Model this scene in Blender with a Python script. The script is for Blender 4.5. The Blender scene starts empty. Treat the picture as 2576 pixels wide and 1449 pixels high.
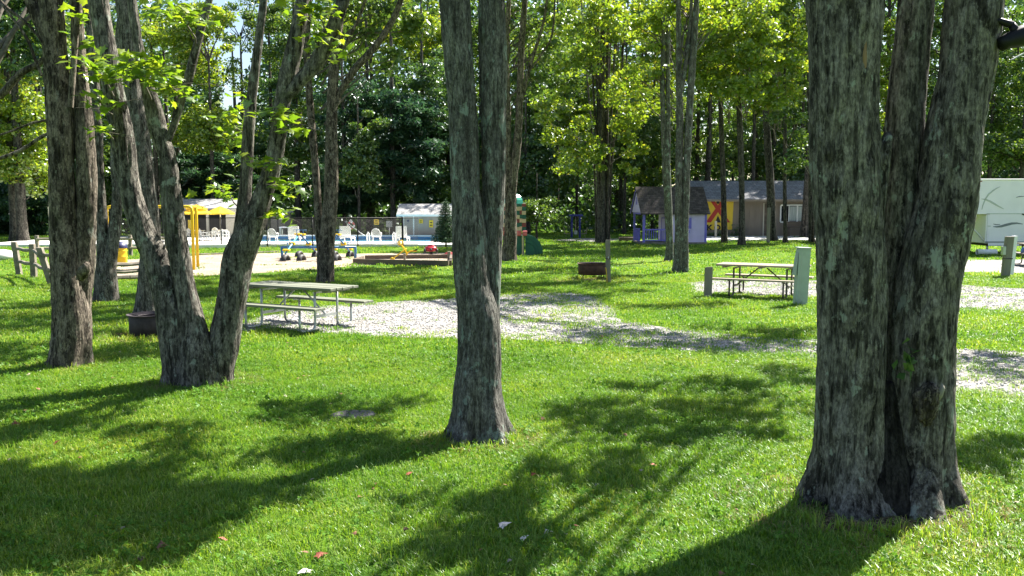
import bpy, math, random
import numpy as np
from mathutils import Vector, noise as mnoise

R = math.radians
random.seed(7)
rng = np.random.default_rng(11)
SC = bpy.context.scene
COL = SC.collection

# ------------------------------------------------------------------ camera
PW, PH, FP = 2576.0, 1449.0, 2231.0
CAM_H = 2.25
PITCH = math.atan((PH / 2 - 508.0) / FP)
cam_d = bpy.data.cameras.new('camera')
cam = bpy.data.objects.new('camera', cam_d)
COL.objects.link(cam)
cam.location = (0, 0, CAM_H)
cam.rotation_euler = (math.pi / 2 - PITCH, 0, 0)
cam_d.sensor_width = 36.0
cam_d.lens = 36.0 * FP / PW
cam_d.clip_end = 1000
SC.camera = cam

# ------------------------------------------------------------------ world, sun, exposure
SUN_EL = R(48)
SUN_AZ = math.atan2(0.70, 0.71)            # direction to the sun in plan: right and behind the scene
SUN = Vector((math.cos(SUN_EL) * math.sin(SUN_AZ), math.cos(SUN_EL) * math.cos(SUN_AZ), math.sin(SUN_EL)))
world = bpy.data.worlds.new('World')
SC.world = world
world.use_nodes = True
wn = world.node_tree.nodes
sky = wn.new('ShaderNodeTexSky')
sky.sky_type = 'NISHITA'
sky.sun_disc = False
sky.sun_elevation = SUN_EL
sky.sun_rotation = SUN_AZ
sky.air_density = 1.0
sky.dust_density = 1.2
world.node_tree.links.new(sky.outputs[0], wn['Background'].inputs[0])
wn['Background'].inputs[1].default_value = 0.055
sl = bpy.data.lights.new('sun', 'SUN')
sl.energy = 5.0
sl.angle = R(0.53)
sl.color = (1.0, 0.95, 0.86)
so = bpy.data.objects.new('sun', sl)
COL.objects.link(so)
so.rotation_euler = SUN.to_track_quat('Z', 'Y').to_euler()
so.location = (30, 30, 40)
SC.view_settings.view_transform = 'Standard'
SC.view_settings.look = 'None'
SC.view_settings.exposure = 1.95
SC.view_settings.gamma = 1.0
SC.view_settings.use_curve_mapping = False
SC.cycles.use_denoising = True
SC.cycles.max_bounces = 7
SC.cycles.diffuse_bounces = 3
SC.cycles.glossy_bounces = 2
SC.cycles.transmission_bounces = 4
SC.cycles.transparent_max_bounces = 6
SC.cycles.sample_clamp_indirect = 6.0

# ------------------------------------------------------------------ photo pixel -> place
CP, SP = math.cos(PITCH), math.sin(PITCH)
def ray(x, y):
    u, v = (x - PW / 2) / FP, -(y - PH / 2) / FP
    return Vector((u, CP + v * SP, -SP + v * CP))
def G(x, y, z=0.0):
    d = ray(x, y)
    return Vector((0, 0, CAM_H)) + d * ((z - CAM_H) / d.z)
def At(x, y, Y):
    d = ray(x, y)
    return Vector((0, 0, CAM_H)) + d * (Y / d.y)
def toz(x, y, Y):
    return At(x, y, Y).z

# ------------------------------------------------------------------ materials
def newmat(name):
    m = bpy.data.materials.new(name)
    m.use_nodes = True
    nt = m.node_tree
    return m, nt, nt.nodes, nt.links, nt.nodes['Principled BSDF']

def n_noise(nt, scale, detail=4, vec=None, rough=0.55):
    n = nt.nodes.new('ShaderNodeTexNoise')
    n.inputs['Scale'].default_value = scale
    n.inputs['Detail'].default_value = detail
    n.inputs['Roughness'].default_value = rough
    if vec is not None:
        nt.links.new(vec, n.inputs['Vector'])
    return n

def n_ramp(nt, fac, stops):
    r = nt.nodes.new('ShaderNodeValToRGB')
    e = r.color_ramp.elements
    while len(e) > 1:
        e.remove(e[-1])
    for i, (p, c) in enumerate(stops):
        el = e[0] if i == 0 else e.new(p)
        el.position = p
        el.color = (c[0], c[1], c[2], 1) if len(c) == 3 else c
    nt.links.new(fac, r.inputs[0])
    return r

def n_mix(nt, fac, a, b, mode='MIX'):
    m = nt.nodes.new('ShaderNodeMix')
    m.data_type = 'RGBA'
    m.blend_type = mode
    for sock, v in ((m.inputs[0], fac), (m.inputs[6], a), (m.inputs[7], b)):
        if hasattr(v, 'is_output'):
            nt.links.new(v, sock)
        else:
            sock.default_value = v if isinstance(v, (int, float)) else (v[0], v[1], v[2], 1)
    return m.outputs[2]

def n_map(nt, scale=(1, 1, 1), coord='Object'):
    t = nt.nodes.new('ShaderNodeTexCoord')
    mp = nt.nodes.new('ShaderNodeMapping')
    mp.inputs['Scale'].default_value = scale
    nt.links.new(t.outputs[coord], mp.inputs['Vector'])
    return mp.outputs[0]

def n_bump(nt, height, strength, dist, bsdf):
    b = nt.nodes.new('ShaderNodeBump')
    b.inputs['Strength'].default_value = strength
    b.inputs['Distance'].default_value = dist
    nt.links.new(height, b.inputs['Height'])
    nt.links.new(b.outputs[0], bsdf.inputs['Normal'])
    return b

def plain(name, col, rough=0.6, var=0.25, scale=6.0, metal=0.0, bump=0.0, stretch=(1, 1, 1), dirt=0.0, spec=0.4):
    m, nt, N, L, b = newmat(name)
    v = n_map(nt, stretch)
    n = n_noise(nt, scale, 5, v)
    lo = tuple(c * (1 - var) for c in col)
    hi = tuple(min(1, c * (1 + var)) for c in col)
    r = n_ramp(nt, n.outputs[0], [(0.3, lo), (0.7, hi)])
    out = r.outputs[0]
    if dirt:
        n2 = n_noise(nt, scale * 0.4, 6, v)
        r2 = n_ramp(nt, n2.outputs[0], [(0.45, (0, 0, 0)), (0.72, (dirt, dirt, dirt))])
        out = n_mix(nt, r2.outputs[0], out, (0.07, 0.065, 0.05))
    L.new(out, b.inputs['Base Color'])
    b.inputs['Roughness'].default_value = rough
    b.inputs['Metallic'].default_value = metal
    b.inputs['Specular IOR Level'].default_value = spec
    if bump:
        n_bump(nt, n.outputs[0], bump, 0.02, b)
    return m

def leafmat(name, stops, trans=0.5, tint=(1.15, 1.1, 0.55), gloss=0.06, patch=0.0):
    m, nt, N, L, b = newmat(name)
    N.remove(b)
    out = N['Material Output']
    g = N.new('ShaderNodeNewGeometry')
    rp = n_ramp(nt, g.outputs['Random Per Island'], stops)
    col = rp.outputs[0]
    if patch:
        n = n_noise(nt, 0.45, 3, g.outputs['Position'])
        r2 = n_ramp(nt, n.outputs[0], [(0.36, (0.62, 0.78, 0.75)), (0.52, (1.0, 1.0, 1.0)), (0.66, (1.5, 1.2, 1.2))])
        col = n_mix(nt, patch, col, r2.outputs[0], 'MULTIPLY')
    d = N.new('ShaderNodeBsdfDiffuse')
    t = N.new('ShaderNodeBsdfTranslucent')
    gl = N.new('ShaderNodeBsdfGlossy')
    gl.inputs['Roughness'].default_value = 0.38
    gl.inputs['Color'].default_value = (0.9, 0.95, 1, 1)
    tc = n_mix(nt, 1.0, col, tint, 'MULTIPLY')
    L.new(col, d.inputs[0])
    L.new(tc, t.inputs[0])
    mx = N.new('ShaderNodeMixShader')
    mx.inputs[0].default_value = trans
    L.new(d.outputs[0], mx.inputs[1])
    L.new(t.outputs[0], mx.inputs[2])
    mg = N.new('ShaderNodeMixShader')
    mg.inputs[0].default_value = gloss
    L.new(mx.outputs[0], mg.inputs[1])
    L.new(gl.outputs[0], mg.inputs[2])
    L.new(mg.outputs[0], out.inputs[0])
    return m

def barkmat(name, base=(0.15, 0.138, 0.12), dark=(0.018, 0.016, 0.013), lichen=(0.27, 0.295, 0.25), moss=(0.05, 0.065, 0.03), fis=9.0, lich=0.60, plate=0.34, furrow=0.8):
    m, nt, N, L, b = newmat(name)
    v = n_map(nt, (1, 1, 0.20))
    v2 = n_map(nt, (1, 1, 0.55))
    fz = n_noise(nt, fis * 3.4, 8, v, 0.72)
    fine = n_noise(nt, fis * 6.5, 6, n_map(nt, (1, 1, 0.36)), 0.72)
    big = n_noise(nt, 2.2, 6, v2, 0.62)
    mid = n_noise(nt, 11.0, 7, v2, 0.7)
    c1 = n_ramp(nt, fz.outputs[0], [(0.36, dark), (0.45, tuple(0.55 * a for a in base)), (0.56, base), (0.70, tuple(1.35 * a for a in base))])
    c2 = n_ramp(nt, fine.outputs[0], [(0.36, (0.38, 0.37, 0.36)), (0.50, (0.95, 0.95, 0.95)), (0.62, (1.5, 1.5, 1.48)), (0.74, (1.9, 1.9, 1.85))])
    col = n_mix(nt, 0.9, c1.outputs[0], c2.outputs[0], 'MULTIPLY')
    fu = n_noise(nt, fis * 1.9, 5, n_map(nt, (1, 1, 0.07)), 0.6)
    fr_ = n_ramp(nt, fu.outputs[0], [(0.40, (0.16, 0.15, 0.14)), (0.47, (0.8, 0.8, 0.8)), (0.55, (1.08, 1.08, 1.06))])
    col = n_mix(nt, furrow, col, fr_.outputs[0], 'MULTIPLY')
    # dark weathered blotches and pale lichen crusts
    bl = n_ramp(nt, big.outputs[0], [(0.50, (0, 0, 0)), (0.60, (0.72, 0.72, 0.72))])
    col = n_mix(nt, bl.outputs[0], col, n_mix(nt, 0.25, dark, col))
    pl = n_ramp(nt, mid.outputs[0], [(0.50, (0, 0, 0)), (0.54, (plate, plate, plate)), (0.62, (plate * 1.3, plate * 1.3, plate * 1.3))])
    col = n_mix(nt, pl.outputs[0], col, n_mix(nt, 1.0, tuple(min(1, 1.9 * a) for a in base), c2.outputs[0], 'MULTIPLY'))
    li = n_noise(nt, 5.2, 6, n_map(nt, (1.3, 1.3, 0.9)), 0.66)
    lr = n_ramp(nt, li.outputs[0], [(lich, (0, 0, 0)), (lich + 0.035, (0.85, 0.85, 0.85))])
    lmul = n_mix(nt, 1.0, lr.outputs[0], n_ramp(nt, fz.outputs[0], [(0.38, (0.1, 0.1, 0.1)), (0.5, (1, 1, 1))]).outputs[0], 'MULTIPLY')
    col = n_mix(nt, lmul, col, lichen)
    mo = n_noise(nt, 3.1, 4, n_map(nt, (0.7, 1.4, 0.8)), 0.6)
    mr = n_ramp(nt, mo.outputs[0], [(0.60, (0, 0, 0)), (0.74, (0.6, 0.6, 0.6))])
    col = n_mix(nt, mr.outputs[0], col, moss)
    L.new(col, b.inputs['Base Color'])
    b.inputs['Roughness'].default_value = 0.95
    b.inputs['Specular IOR Level'].default_value = 0.15
    hm = n_mix(nt, 0.45, n_mix(nt, 0.35, fz.outputs[0], fine.outputs[0]), fr_.outputs[0])
    n_bump(nt, hm, 1.0, 0.035, b)
    return m

M = {}
M['bark'] = barkmat('grey_maple_bark')
M['bark_pale'] = barkmat('pale_smooth_maple_bark', (0.15, 0.145, 0.13), (0.035, 0.032, 0.028), (0.24, 0.29, 0.25), fis=12, lich=0.57, plate=.2, furrow=.4)
M['bark_brown'] = barkmat('brown_furrowed_bark', (0.145, 0.122, 0.098), (0.018, 0.014, 0.012), (0.24, 0.245, 0.21), lich=0.63, plate=.45)
M['bark_far'] = barkmat('far_forest_bark', (0.085, 0.077, 0.065), (0.02, 0.018, 0.016), (0.17, 0.17, 0.15), fis=4, lich=0.66)
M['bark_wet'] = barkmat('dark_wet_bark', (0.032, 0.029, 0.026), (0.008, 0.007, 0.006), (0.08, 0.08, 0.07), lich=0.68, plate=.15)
M['twig'] = plain('twig_bark', (0.12, 0.105, 0.085), 0.9, 0.35, 20)
M['leaf_yellow'] = leafmat('yellow_green_maple_leaf', [(0.0, (0.12, 0.21, 0.02)), (0.45, (0.19, 0.29, 0.026)), (0.9, (0.27, 0.34, 0.035)), (1.0, (0.33, 0.30, 0.05))], 0.58, (1.2, 1.15, 0.5))
M['leaf_green'] = leafmat('mid_green_maple_leaf', [(0.0, (0.05, 0.115, 0.02)), (0.6, (0.095, 0.17, 0.028)), (1.0, (0.16, 0.22, 0.035))], 0.5)
M['leaf_deep'] = leafmat('deep_green_leaf', [(0.0, (0.035, 0.085, 0.025)), (0.6, (0.065, 0.14, 0.035)), (1.0, (0.11, 0.19, 0.045))], 0.48)
M['needle'] = leafmat('dark_conifer_needle', [(0.0, (0.022, 0.06, 0.03)), (0.7, (0.045, 0.105, 0.048)), (1.0, (0.09, 0.16, 0.06))], 0.4, (1, 1.1, 0.8), 0.05)
M['needle_blue'] = leafmat('young_spruce_needle', [(0.0, (0.03, 0.07, 0.03)), (0.7, (0.06, 0.115, 0.05)), (1.0, (0.11, 0.17, 0.06))], 0.25, (1, 1.1, 0.8), 0.05)
M['leaf_near'] = leafmat('backlit_maple_leaf', [(0.0, (0.11, 0.21, 0.015)), (0.5, (0.17, 0.28, 0.02)), (1.0, (0.27, 0.34, 0.03))], 0.62)
M['grass'] = leafmat('lawn_grass_blade', [(0.0, (0.075, 0.185, 0.016)), (0.5, (0.155, 0.295, 0.024)), (0.87, (0.25, 0.38, 0.045)), (1.0, (0.44, 0.43, 0.16))], 0.48, (1.08, 1.1, 0.45), 0.03, patch=0.8)
M['clover'] = leafmat('clover_leaf', [(0.0, (0.06, 0.16, 0.02)), (0.6, (0.10, 0.22, 0.03)), (1.0, (0.15, 0.28, 0.05))], 0.4, (1.1, 1.1, 0.5), 0.004)
M['clover_flower'] = plain('clover_flower', (0.75, 0.72, 0.62), 0.8, 0.15)

def groundmat():
    m, nt, N, L, b = newmat('lawn_soil_and_thatch')
    g = N.new('ShaderNodeNewGeometry')
    a = n_noise(nt, 0.6, 6, g.outputs['Position'], 0.62)
    f = n_noise(nt, 26, 6, g.outputs['Position'], 0.7)
    c = n_ramp(nt, a.outputs[0], [(0.35, (0.055, 0.13, 0.015)), (0.55, (0.11, 0.19, 0.024)), (0.72, (0.19, 0.21, 0.05))])
    d = n_ramp(nt, f.outputs[0], [(0.35, (0.45, 0.45, 0.45)), (0.65, (1.35, 1.35, 1.3))])
    L.new(n_mix(nt, 1.0, c.outputs[0], d.outputs[0], 'MULTIPLY'), b.inputs['Base Color'])
    b.inputs['Roughness'].default_value = 1.0
    b.inputs['Specular IOR Level'].default_value = 0.05
    n_bump(nt, f.outputs[0], 0.6, 0.04, b)
    return m
M['ground'] = groundmat()

def gravelmat(name, lo, mid, hi, scale=34):
    m, nt, N, L, b = newmat(name)
    g = N.new('ShaderNodeNewGeometry')
    v = N.new('ShaderNodeTexVoronoi')
    v.inputs['Scale'].default_value = scale
    L.new(g.outputs['Position'], v.inputs['Vector'])
    n = n_noise(nt, 1.3, 5, g.outputs['Position'], 0.6)
    sp = N.new('ShaderNodeSeparateColor')
    L.new(v.outputs['Color'], sp.inputs[0])
    c = n_ramp(nt, sp.outputs[0], [(0.0, lo), (0.35, mid), (1.0, hi)])
    e = n_ramp(nt, v.outputs['Distance'], [(0.35, (1, 1, 1)), (0.75, (0.35, 0.34, 0.33))])
    c2 = n_mix(nt, 1.0, c.outputs[0], e.outputs[0], 'MULTIPLY')
    w = n_ramp(nt, n.outputs[0], [(0.35, (0.78, 0.76, 0.72)), (0.65, (1.08, 1.08, 1.08))])
    L.new(n_mix(nt, 1.0, c2, w.outputs[0], 'MULTIPLY'), b.inputs['Base Color'])
    b.inputs['Roughness'].default_value = 0.95
    b.inputs['Specular IOR Level'].default_value = 0.1
    n_bump(nt, v.outputs['Distance'], 0.8, -0.02, b)
    return m
M['gravel'] = gravelmat('pale_limestone_gravel', (0.17, 0.165, 0.16), (0.37, 0.36, 0.35), (0.56, 0.55, 0.54))
M['sand'] = gravelmat('tan_playground_sand', (0.40, 0.33, 0.25), (0.50, 0.42, 0.33), (0.58, 0.50, 0.41), 60)
M['soil'] = gravelmat('bare_brown_soil', (0.07, 0.055, 0.035), (0.13, 0.105, 0.065), (0.22, 0.18, 0.11), 40)
M['stone'] = plain('limestone_chip', (0.40, 0.39, 0.375), 0.9, 0.3, 8)
M['concrete'] = plain('pale_concrete', (0.62, 0.60, 0.56), 0.85, 0.12, 1.5, bump=0.1)
M['concrete_pool'] = plain('white_pool_deck', (0.72, 0.71, 0.68), 0.8, 0.08, 1.2)
M['wood_grey'] = plain('weathered_grey_wood', (0.22, 0.20, 0.165), 0.85, 0.35, 5, bump=0.4, stretch=(1, 1, 0.12), dirt=0.35)
M['wood_rail'] = plain('weathered_split_rail', (0.20, 0.175, 0.14), 0.9, 0.4, 6, bump=0.5, dirt=0.4)
M['wood_table'] = plain('greenish_treated_plank', (0.17, 0.18, 0.135), 0.75, 0.25, 5, bump=0.3, stretch=(0.12, 1, 1), dirt=0.2)
M['wood_tan'] = plain('tan_treated_plank', (0.29, 0.25, 0.18), 0.75, 0.25, 5, bump=0.3, stretch=(0.12, 1, 1), dirt=0.25)
M['timber_dark'] = plain('dark_sandbox_timber', (0.13, 0.10, 0.075), 0.9, 0.35, 5, bump=0.4, stretch=(0.15, 1, 1))
M['galv'] = plain('galvanised_pipe', (0.45, 0.47, 0.46), 0.45, 0.15, 8, metal=0.6)
M['pipe_dark'] = plain('brown_painted_pipe', (0.07, 0.06, 0.05), 0.5, 0.2, 8)
M['rust'] = plain('rusty_fire_ring_steel', (0.085, 0.045, 0.03), 0.85, 0.45, 9, bump=0.3)
M['iron_black'] = plain('soot_black_steel', (0.05, 0.04, 0.045), 0.75, 0.35, 9, bump=0.3)
M['pedestal'] = plain('pale_green_painted_wood', (0.36, 0.42, 0.385), 0.65, 0.10, 5, dirt=0.15)
M['lavender'] = plain('lavender_painted_siding', (0.60, 0.51, 0.76), 0.7, 0.07, 3)
M['violet'] = plain('violet_blue_trim_paint', (0.20, 0.17, 0.58), 0.6, 0.12, 4)
M['tan_siding'] = plain('taupe_vertical_siding', (0.22, 0.18, 0.14), 0.8, 0.12, 3, stretch=(1, 1, 0.2))
M['beige'] = plain('beige_shed_siding', (0.36, 0.30, 0.255), 0.75, 0.07, 3, stretch=(1, 1, 0.2))
M['cream'] = plain('cream_wall_paint', (0.50, 0.45, 0.36), 0.8, 0.08, 3)
M['white'] = plain('white_paint', (0.78, 0.77, 0.74), 0.5, 0.05, 3)
M['white_plastic'] = plain('white_resin_plastic', (0.80, 0.80, 0.78), 0.4, 0.04, 3)
M['rv'] = plain('white_gelcoat', (0.86, 0.82, 0.87), 0.35, 0.04, 1.5, dirt=0.06)
M['grey_graphic'] = plain('grey_vinyl_graphic', (0.17, 0.19, 0.21), 0.4, 0.1)
M['black'] = plain('black_plastic', (0.009, 0.009, 0.010), 0.5, 0.2, spec=.2)
M['rubber'] = plain('black_tyre_rubber', (0.035, 0.035, 0.037), 0.6, 0.25)
M['dark_green_metal'] = plain('dark_box_metal', (0.02, 0.024, 0.022), 0.5, 0.2)
M['yellow'] = plain('yellow_enamel', (0.70, 0.46, 0.015), 0.4, 0.07)
M['canvas'] = leafmat('yellow_canvas', [(0, (0.72, 0.50, 0.05)), (1, (0.76, 0.54, 0.07))], 0.35, (1, 0.9, 0.5), 0.02)
M['sign_yellow'] = plain('yellow_sign_paint', (0.74, 0.50, 0.03), 0.5, 0.05)
M['sign_red'] = plain('red_sign_paint', (0.45, 0.035, 0.02), 0.5, 0.06)
M['sign_black'] = plain('black_sign_paint', (0.02, 0.018, 0.016), 0.5, 0.1)
M['blue'] = plain('blue_enamel', (0.05, 0.16, 0.36), 0.4, 0.1)
M['cyan'] = plain('light_blue_enamel', (0.08, 0.34, 0.56), 0.4, 0.1)
M['navy'] = plain('navy_blue_paint', (0.03, 0.035, 0.22), 0.5, 0.12)
M['lid_blue'] = plain('dark_blue_lid', (0.02, 0.025, 0.09), 0.45, 0.15)
M['red'] = plain('red_moulded_plastic', (0.42, 0.02, 0.04), 0.35, 0.1)
M['red_dark'] = plain('dark_red_moulded_plastic', (0.25, 0.025, 0.022), 0.45, 0.15)
M['pink_red'] = plain('faded_red_plastic', (0.55, 0.12, 0.13), 0.5, 0.12)
M['play_green'] = plain('dark_green_moulded_plastic', (0.012, 0.10, 0.075), 0.4, 0.12)
M['play_teal'] = plain('teal_roof_plastic', (0.02, 0.24, 0.17), 0.3, 0.1)
M['play_tan'] = plain('tan_block_plastic', (0.55, 0.42, 0.28), 0.5, 0.1)
M['play_maroon'] = plain('maroon_block_plastic', (0.20, 0.05, 0.05), 0.5, 0.1)
M['life_red'] = plain('faded_life_ring_red', (0.55, 0.16, 0.14), 0.6, 0.1)
M['water'], _nt, _N, _L, _b = newmat('pool_water')
_b.inputs['Base Color'].default_value = (0.10, 0.38, 0.52, 1)
_b.inputs['Roughness'].default_value = 0.06
_n = n_noise(_nt, 3.0, 3, n_map(_nt, (1, 1, 1)))
n_bump(_nt, _n.outputs[0], 0.15, 0.05, _b)
M['tile_blue'] = plain('blue_pool_tile', (0.03, 0.16, 0.33), 0.25, 0.15, 12)
M['glass'], _nt, _N, _L, _b = newmat('dark_window_glass')
_b.inputs['Base Color'].default_value = (0.015, 0.018, 0.02, 1)
_b.inputs['Roughness'].default_value = 0.04
_b.inputs['Specular IOR Level'].default_value = 0.9
M['pane_reflection'] = plain('painted_pane_reflection', (0.42, 0.45, 0.42), 0.8, 0.35, 5, stretch=(6, 1, 0.3))  # pale streaks painted as reflections on window panes
M['interior_shade'] = plain('painted_interior_shade', (0.02, 0.018, 0.017), 0.9, 0.2)  # near-black colour standing in for unlit interiors
M['rock'] = plain('pale_boulder', (0.62, 0.60, 0.56), 0.9, 0.2, 4, bump=0.5)
M['slab'] = plain('grey_stone_slab', (0.13, 0.125, 0.12), 0.9, 0.3, 6, bump=0.5)
M['deadleaf'] = plain('fallen_red_leaf', (0.26, 0.065, 0.035), 0.7, 0.3, 20)
M['deadleaf_pale'] = plain('fallen_pale_leaf', (0.62, 0.55, 0.52), 0.7, 0.15, 20)
M['deadleaf_brown'] = plain('fallen_brown_leaf', (0.20, 0.09, 0.05), 0.7, 0.3, 20)
M['heartwood'] = plain('exposed_brown_wood', (0.16, 0.10, 0.055), 0.9, 0.4, 14, bump=0.4, stretch=(1, 1, 0.2))

def shinglemat(name, col, var=0.45, sx=4.5, sz=9.0):
    m, nt, N, L, b = newmat(name)
    v = n_map(nt, (1, 1, 1), 'UV')
    br = N.new('ShaderNodeTexBrick')
    br.inputs['Scale'].default_value = 1.0
    br.inputs['Brick Width'].default_value = 1.0 / sx
    br.inputs['Row Height'].default_value = 1.0 / sz
    br.inputs['Mortar Size'].default_value = 0.008
    br.inputs['Color1'].default_value = (*[c * (1 + var) for c in col], 1)
    br.inputs['Color2'].default_value = (*[c * (1 - var) for c in col], 1)
    br.inputs['Mortar'].default_value = (*[c * 0.35 for c in col], 1)
    L.new(v, br.inputs['Vector'])
    n = n_noise(nt, 3, 5, v)
    r = n_ramp(nt, n.outputs[0], [(0.3, (0.75, 0.75, 0.75)), (0.7, (1.2, 1.2, 1.2))])
    L.new(n_mix(nt, 1.0, br.outputs[0], r.outputs[0], 'MULTIPLY'), b.inputs['Base Color'])
    b.inputs['Roughness'].default_value = 0.95
    n_bump(nt, br.outputs['Fac'], 0.5, -0.01, b)
    return m
M['shingle_dark'] = shinglemat('dark_brown_shingles', (0.075, 0.06, 0.055))
M['shingle_grey'] = shinglemat('grey_shingles', (0.20, 0.205, 0.22), 0.15)
M['shingle_pale'] = shinglemat('pale_grey_shingles', (0.34, 0.335, 0.33), 0.12)

# ------------------------------------------------------------------ mesh helpers
class MB:
    def __init__(s):
        s.v, s.f, s.uv = [], [], None
    def add(s, verts, faces):
        o = len(s.v)
        s.v += [tuple(p) for p in verts]
        s.f += [tuple(i + o for i in f) for f in faces]
        return s
    def box(s, c, d, rz=0.0, rx=0.0, ry=0.0, ch=0.0):
        hx, hy, hz = d[0] / 2, d[1] / 2, d[2] / 2
        from mathutils import Euler
        mt = Euler((rx, ry, rz)).to_matrix()
        if ch <= 0:
            P = [Vector((x, y, z)) for z in (-hz, hz) for x, y in ((-hx, -hy), (hx, -hy), (hx, hy), (-hx, hy))]
            F = [(3, 2, 1, 0), (4, 5, 6, 7), (0, 1, 5, 4), (1, 2, 6, 5), (2, 3, 7, 6), (3, 0, 4, 7)]
        else:
            k = ch
            P, F = [], []
            for z, i in ((-hz, k), (-hz + k, 0), (hz - k, 0), (hz, k)):
                for x, y in ((-hx + i, -hy + i), (hx - i, -hy + i), (hx - i, hy - i), (-hx + i, hy - i)):
                    P.append(Vector((x, y, z)))
            F.append((3, 2, 1, 0)); F.append((12, 13, 14, 15))
            for r in range(3):
                for j in range(4):
                    a, b2 = r * 4 + j, r * 4 + (j + 1) % 4
                    F.append((a, b2, b2 + 4, a + 4))
        c = Vector(c)
        return s.add([mt @ p + c for p in P], F)
    def tube(s, pts, rad, n=8, cap=True):
        pts = [Vector(p) for p in pts]
        if not hasattr(rad, '__len__'):
            rad = [rad] * len(pts)
        V, F = [], []
        t0 = (pts[1] - pts[0]).normalized()
        ref = Vector((0, 0, 1)) if abs(t0.z) < 0.9 else Vector((1, 0, 0))
        a = t0.cross(ref).normalized()
        for i, p in enumerate(pts):
            t = (pts[min(i + 1, len(pts) - 1)] - pts[max(i - 1, 0)]).normalized()
            a = (a - t * a.dot(t)).normalized()
            b = t.cross(a)
            for k in range(n):
                th = 2 * math.pi * k / n
                V.append(p + (a * math.cos(th) + b * math.sin(th)) * rad[i])
        for i in range(len(pts) - 1):
            for k in range(n):
                q = (k + 1) % n
                F.append((i * n + k, i * n + q, (i + 1) * n + q, (i + 1) * n + k))
        if cap:
            F.append(tuple(range(n - 1, -1, -1)))
            F.append(tuple((len(pts) - 1) * n + k for k in range(n)))
        return s.add(V, F)
    def lathe(s, prof, n=24, c=(0, 0, 0), a0=0.0, a1=2 * math.pi, axis='z', sx=1.0, sy=1.0):
        V, F = [], []
        full = abs(a1 - a0 - 2 * math.pi) < 1e-6
        m = n if full else n + 1
        for r, z in prof:
            for k in range(m):
                th = a0 + (a1 - a0) * k / n
                x, y = r * math.cos(th) * sx, r * math.sin(th) * sy
                p = (x, y, z) if axis == 'z' else ((z, x, y) if axis == 'x' else (x, z, y))
                V.append((p[0] + c[0], p[1] + c[1], p[2] + c[2]))
        for i in range(len(prof) - 1):
            for k in range(n):
                q = (k + 1) % m
                F.append((i * m + k, i * m + q, (i + 1) * m + q, (i + 1) * m + k))
        return s.add(V, F)
    def prism(s, poly, y0, y1):
        """poly in (x, z), extruded along y"""
        n = len(poly)
        V = [(x, y0, z) for x, z in poly] + [(x, y1, z) for x, z in poly]
        F = [tuple(range(n)), tuple(range(2 * n - 1, n - 1, -1))]
        for i in range(n):
            j = (i + 1) % n
            F.append((j, i, i + n, j + n))
        return s.add(V, F)
    def build(s, name, mat, parent=None, origin=None, smooth=False):
        me = bpy.data.meshes.new(name)
        V = s.v if origin is None else [(a - origin[0], b - origin[1], c - origin[2]) for a, b, c in s.v]
        me.from_pydata(V, [], s.f)
        me.materials.append(mat)
        me.validate()
        if smooth:
            me.polygons.foreach_set('use_smooth', [True] * len(me.polygons))
        me.update()
        o = bpy.data.objects.new(name, me)
        COL.objects.link(o)
        o.parent = parent
        return o

def tag(o, label=None, cat=None, group=None, kind=None):
    if label: o['label'] = label
    if cat: o['category'] = cat
    if group: o['group'] = group
    if kind: o['kind'] = kind
    return o
def empty(name, loc, rz=0.0, label=None, cat=None, group=None):
    o = bpy.data.objects.new(name, None)
    COL.objects.link(o)
    o.location = loc
    o.rotation_euler = (0, 0, rz)
    o.empty_display_size = 0.2
    return tag(o, label, cat, group)
def copy_tree(o, parent=None):
    c = o.copy()
    COL.objects.link(c)
    c.parent = parent
    for ch in list(o.children):
        copy_tree(ch, c)
    return c
def shade_smooth_uv(o, su, sv):
    """planar uv in metres on a roof slope: u along x, v up the slope"""
    me = o.data
    uv = me.uv_layers.new(name='UVMap')
    for p in me.polygons:
        for li in p.loop_indices:
            v = me.vertices[me.loops[li].vertex_index].co
            uv.data[li].uv = (v.x * su, math.hypot(v.y, v.z) * sv)
def np_mesh(name, V, F, mat, parent=None, smooth=False):
    """V (n,3) array, F (m,k) array"""
    me = bpy.data.meshes.new(name)
    m, k = F.shape
    me.vertices.add(len(V)); me.vertices.foreach_set('co', V.astype(np.float32).ravel())
    me.loops.add(m * k); me.loops.foreach_set('vertex_index', F.astype(np.int32).ravel())
    me.polygons.add(m); me.polygons.foreach_set('loop_start', np.arange(0, m * k, k, dtype=np.int32))
    me.polygons.foreach_set('loop_total', np.full(m, k, dtype=np.int32))
    if smooth:
        me.polygons.foreach_set('use_smooth', np.ones(m, dtype=bool))
    me.materials.append(mat)
    me.update(); me.validate()
    o = bpy.data.objects.new(name, me)
    COL.objects.link(o)
    o.parent = parent
    return o

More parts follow.
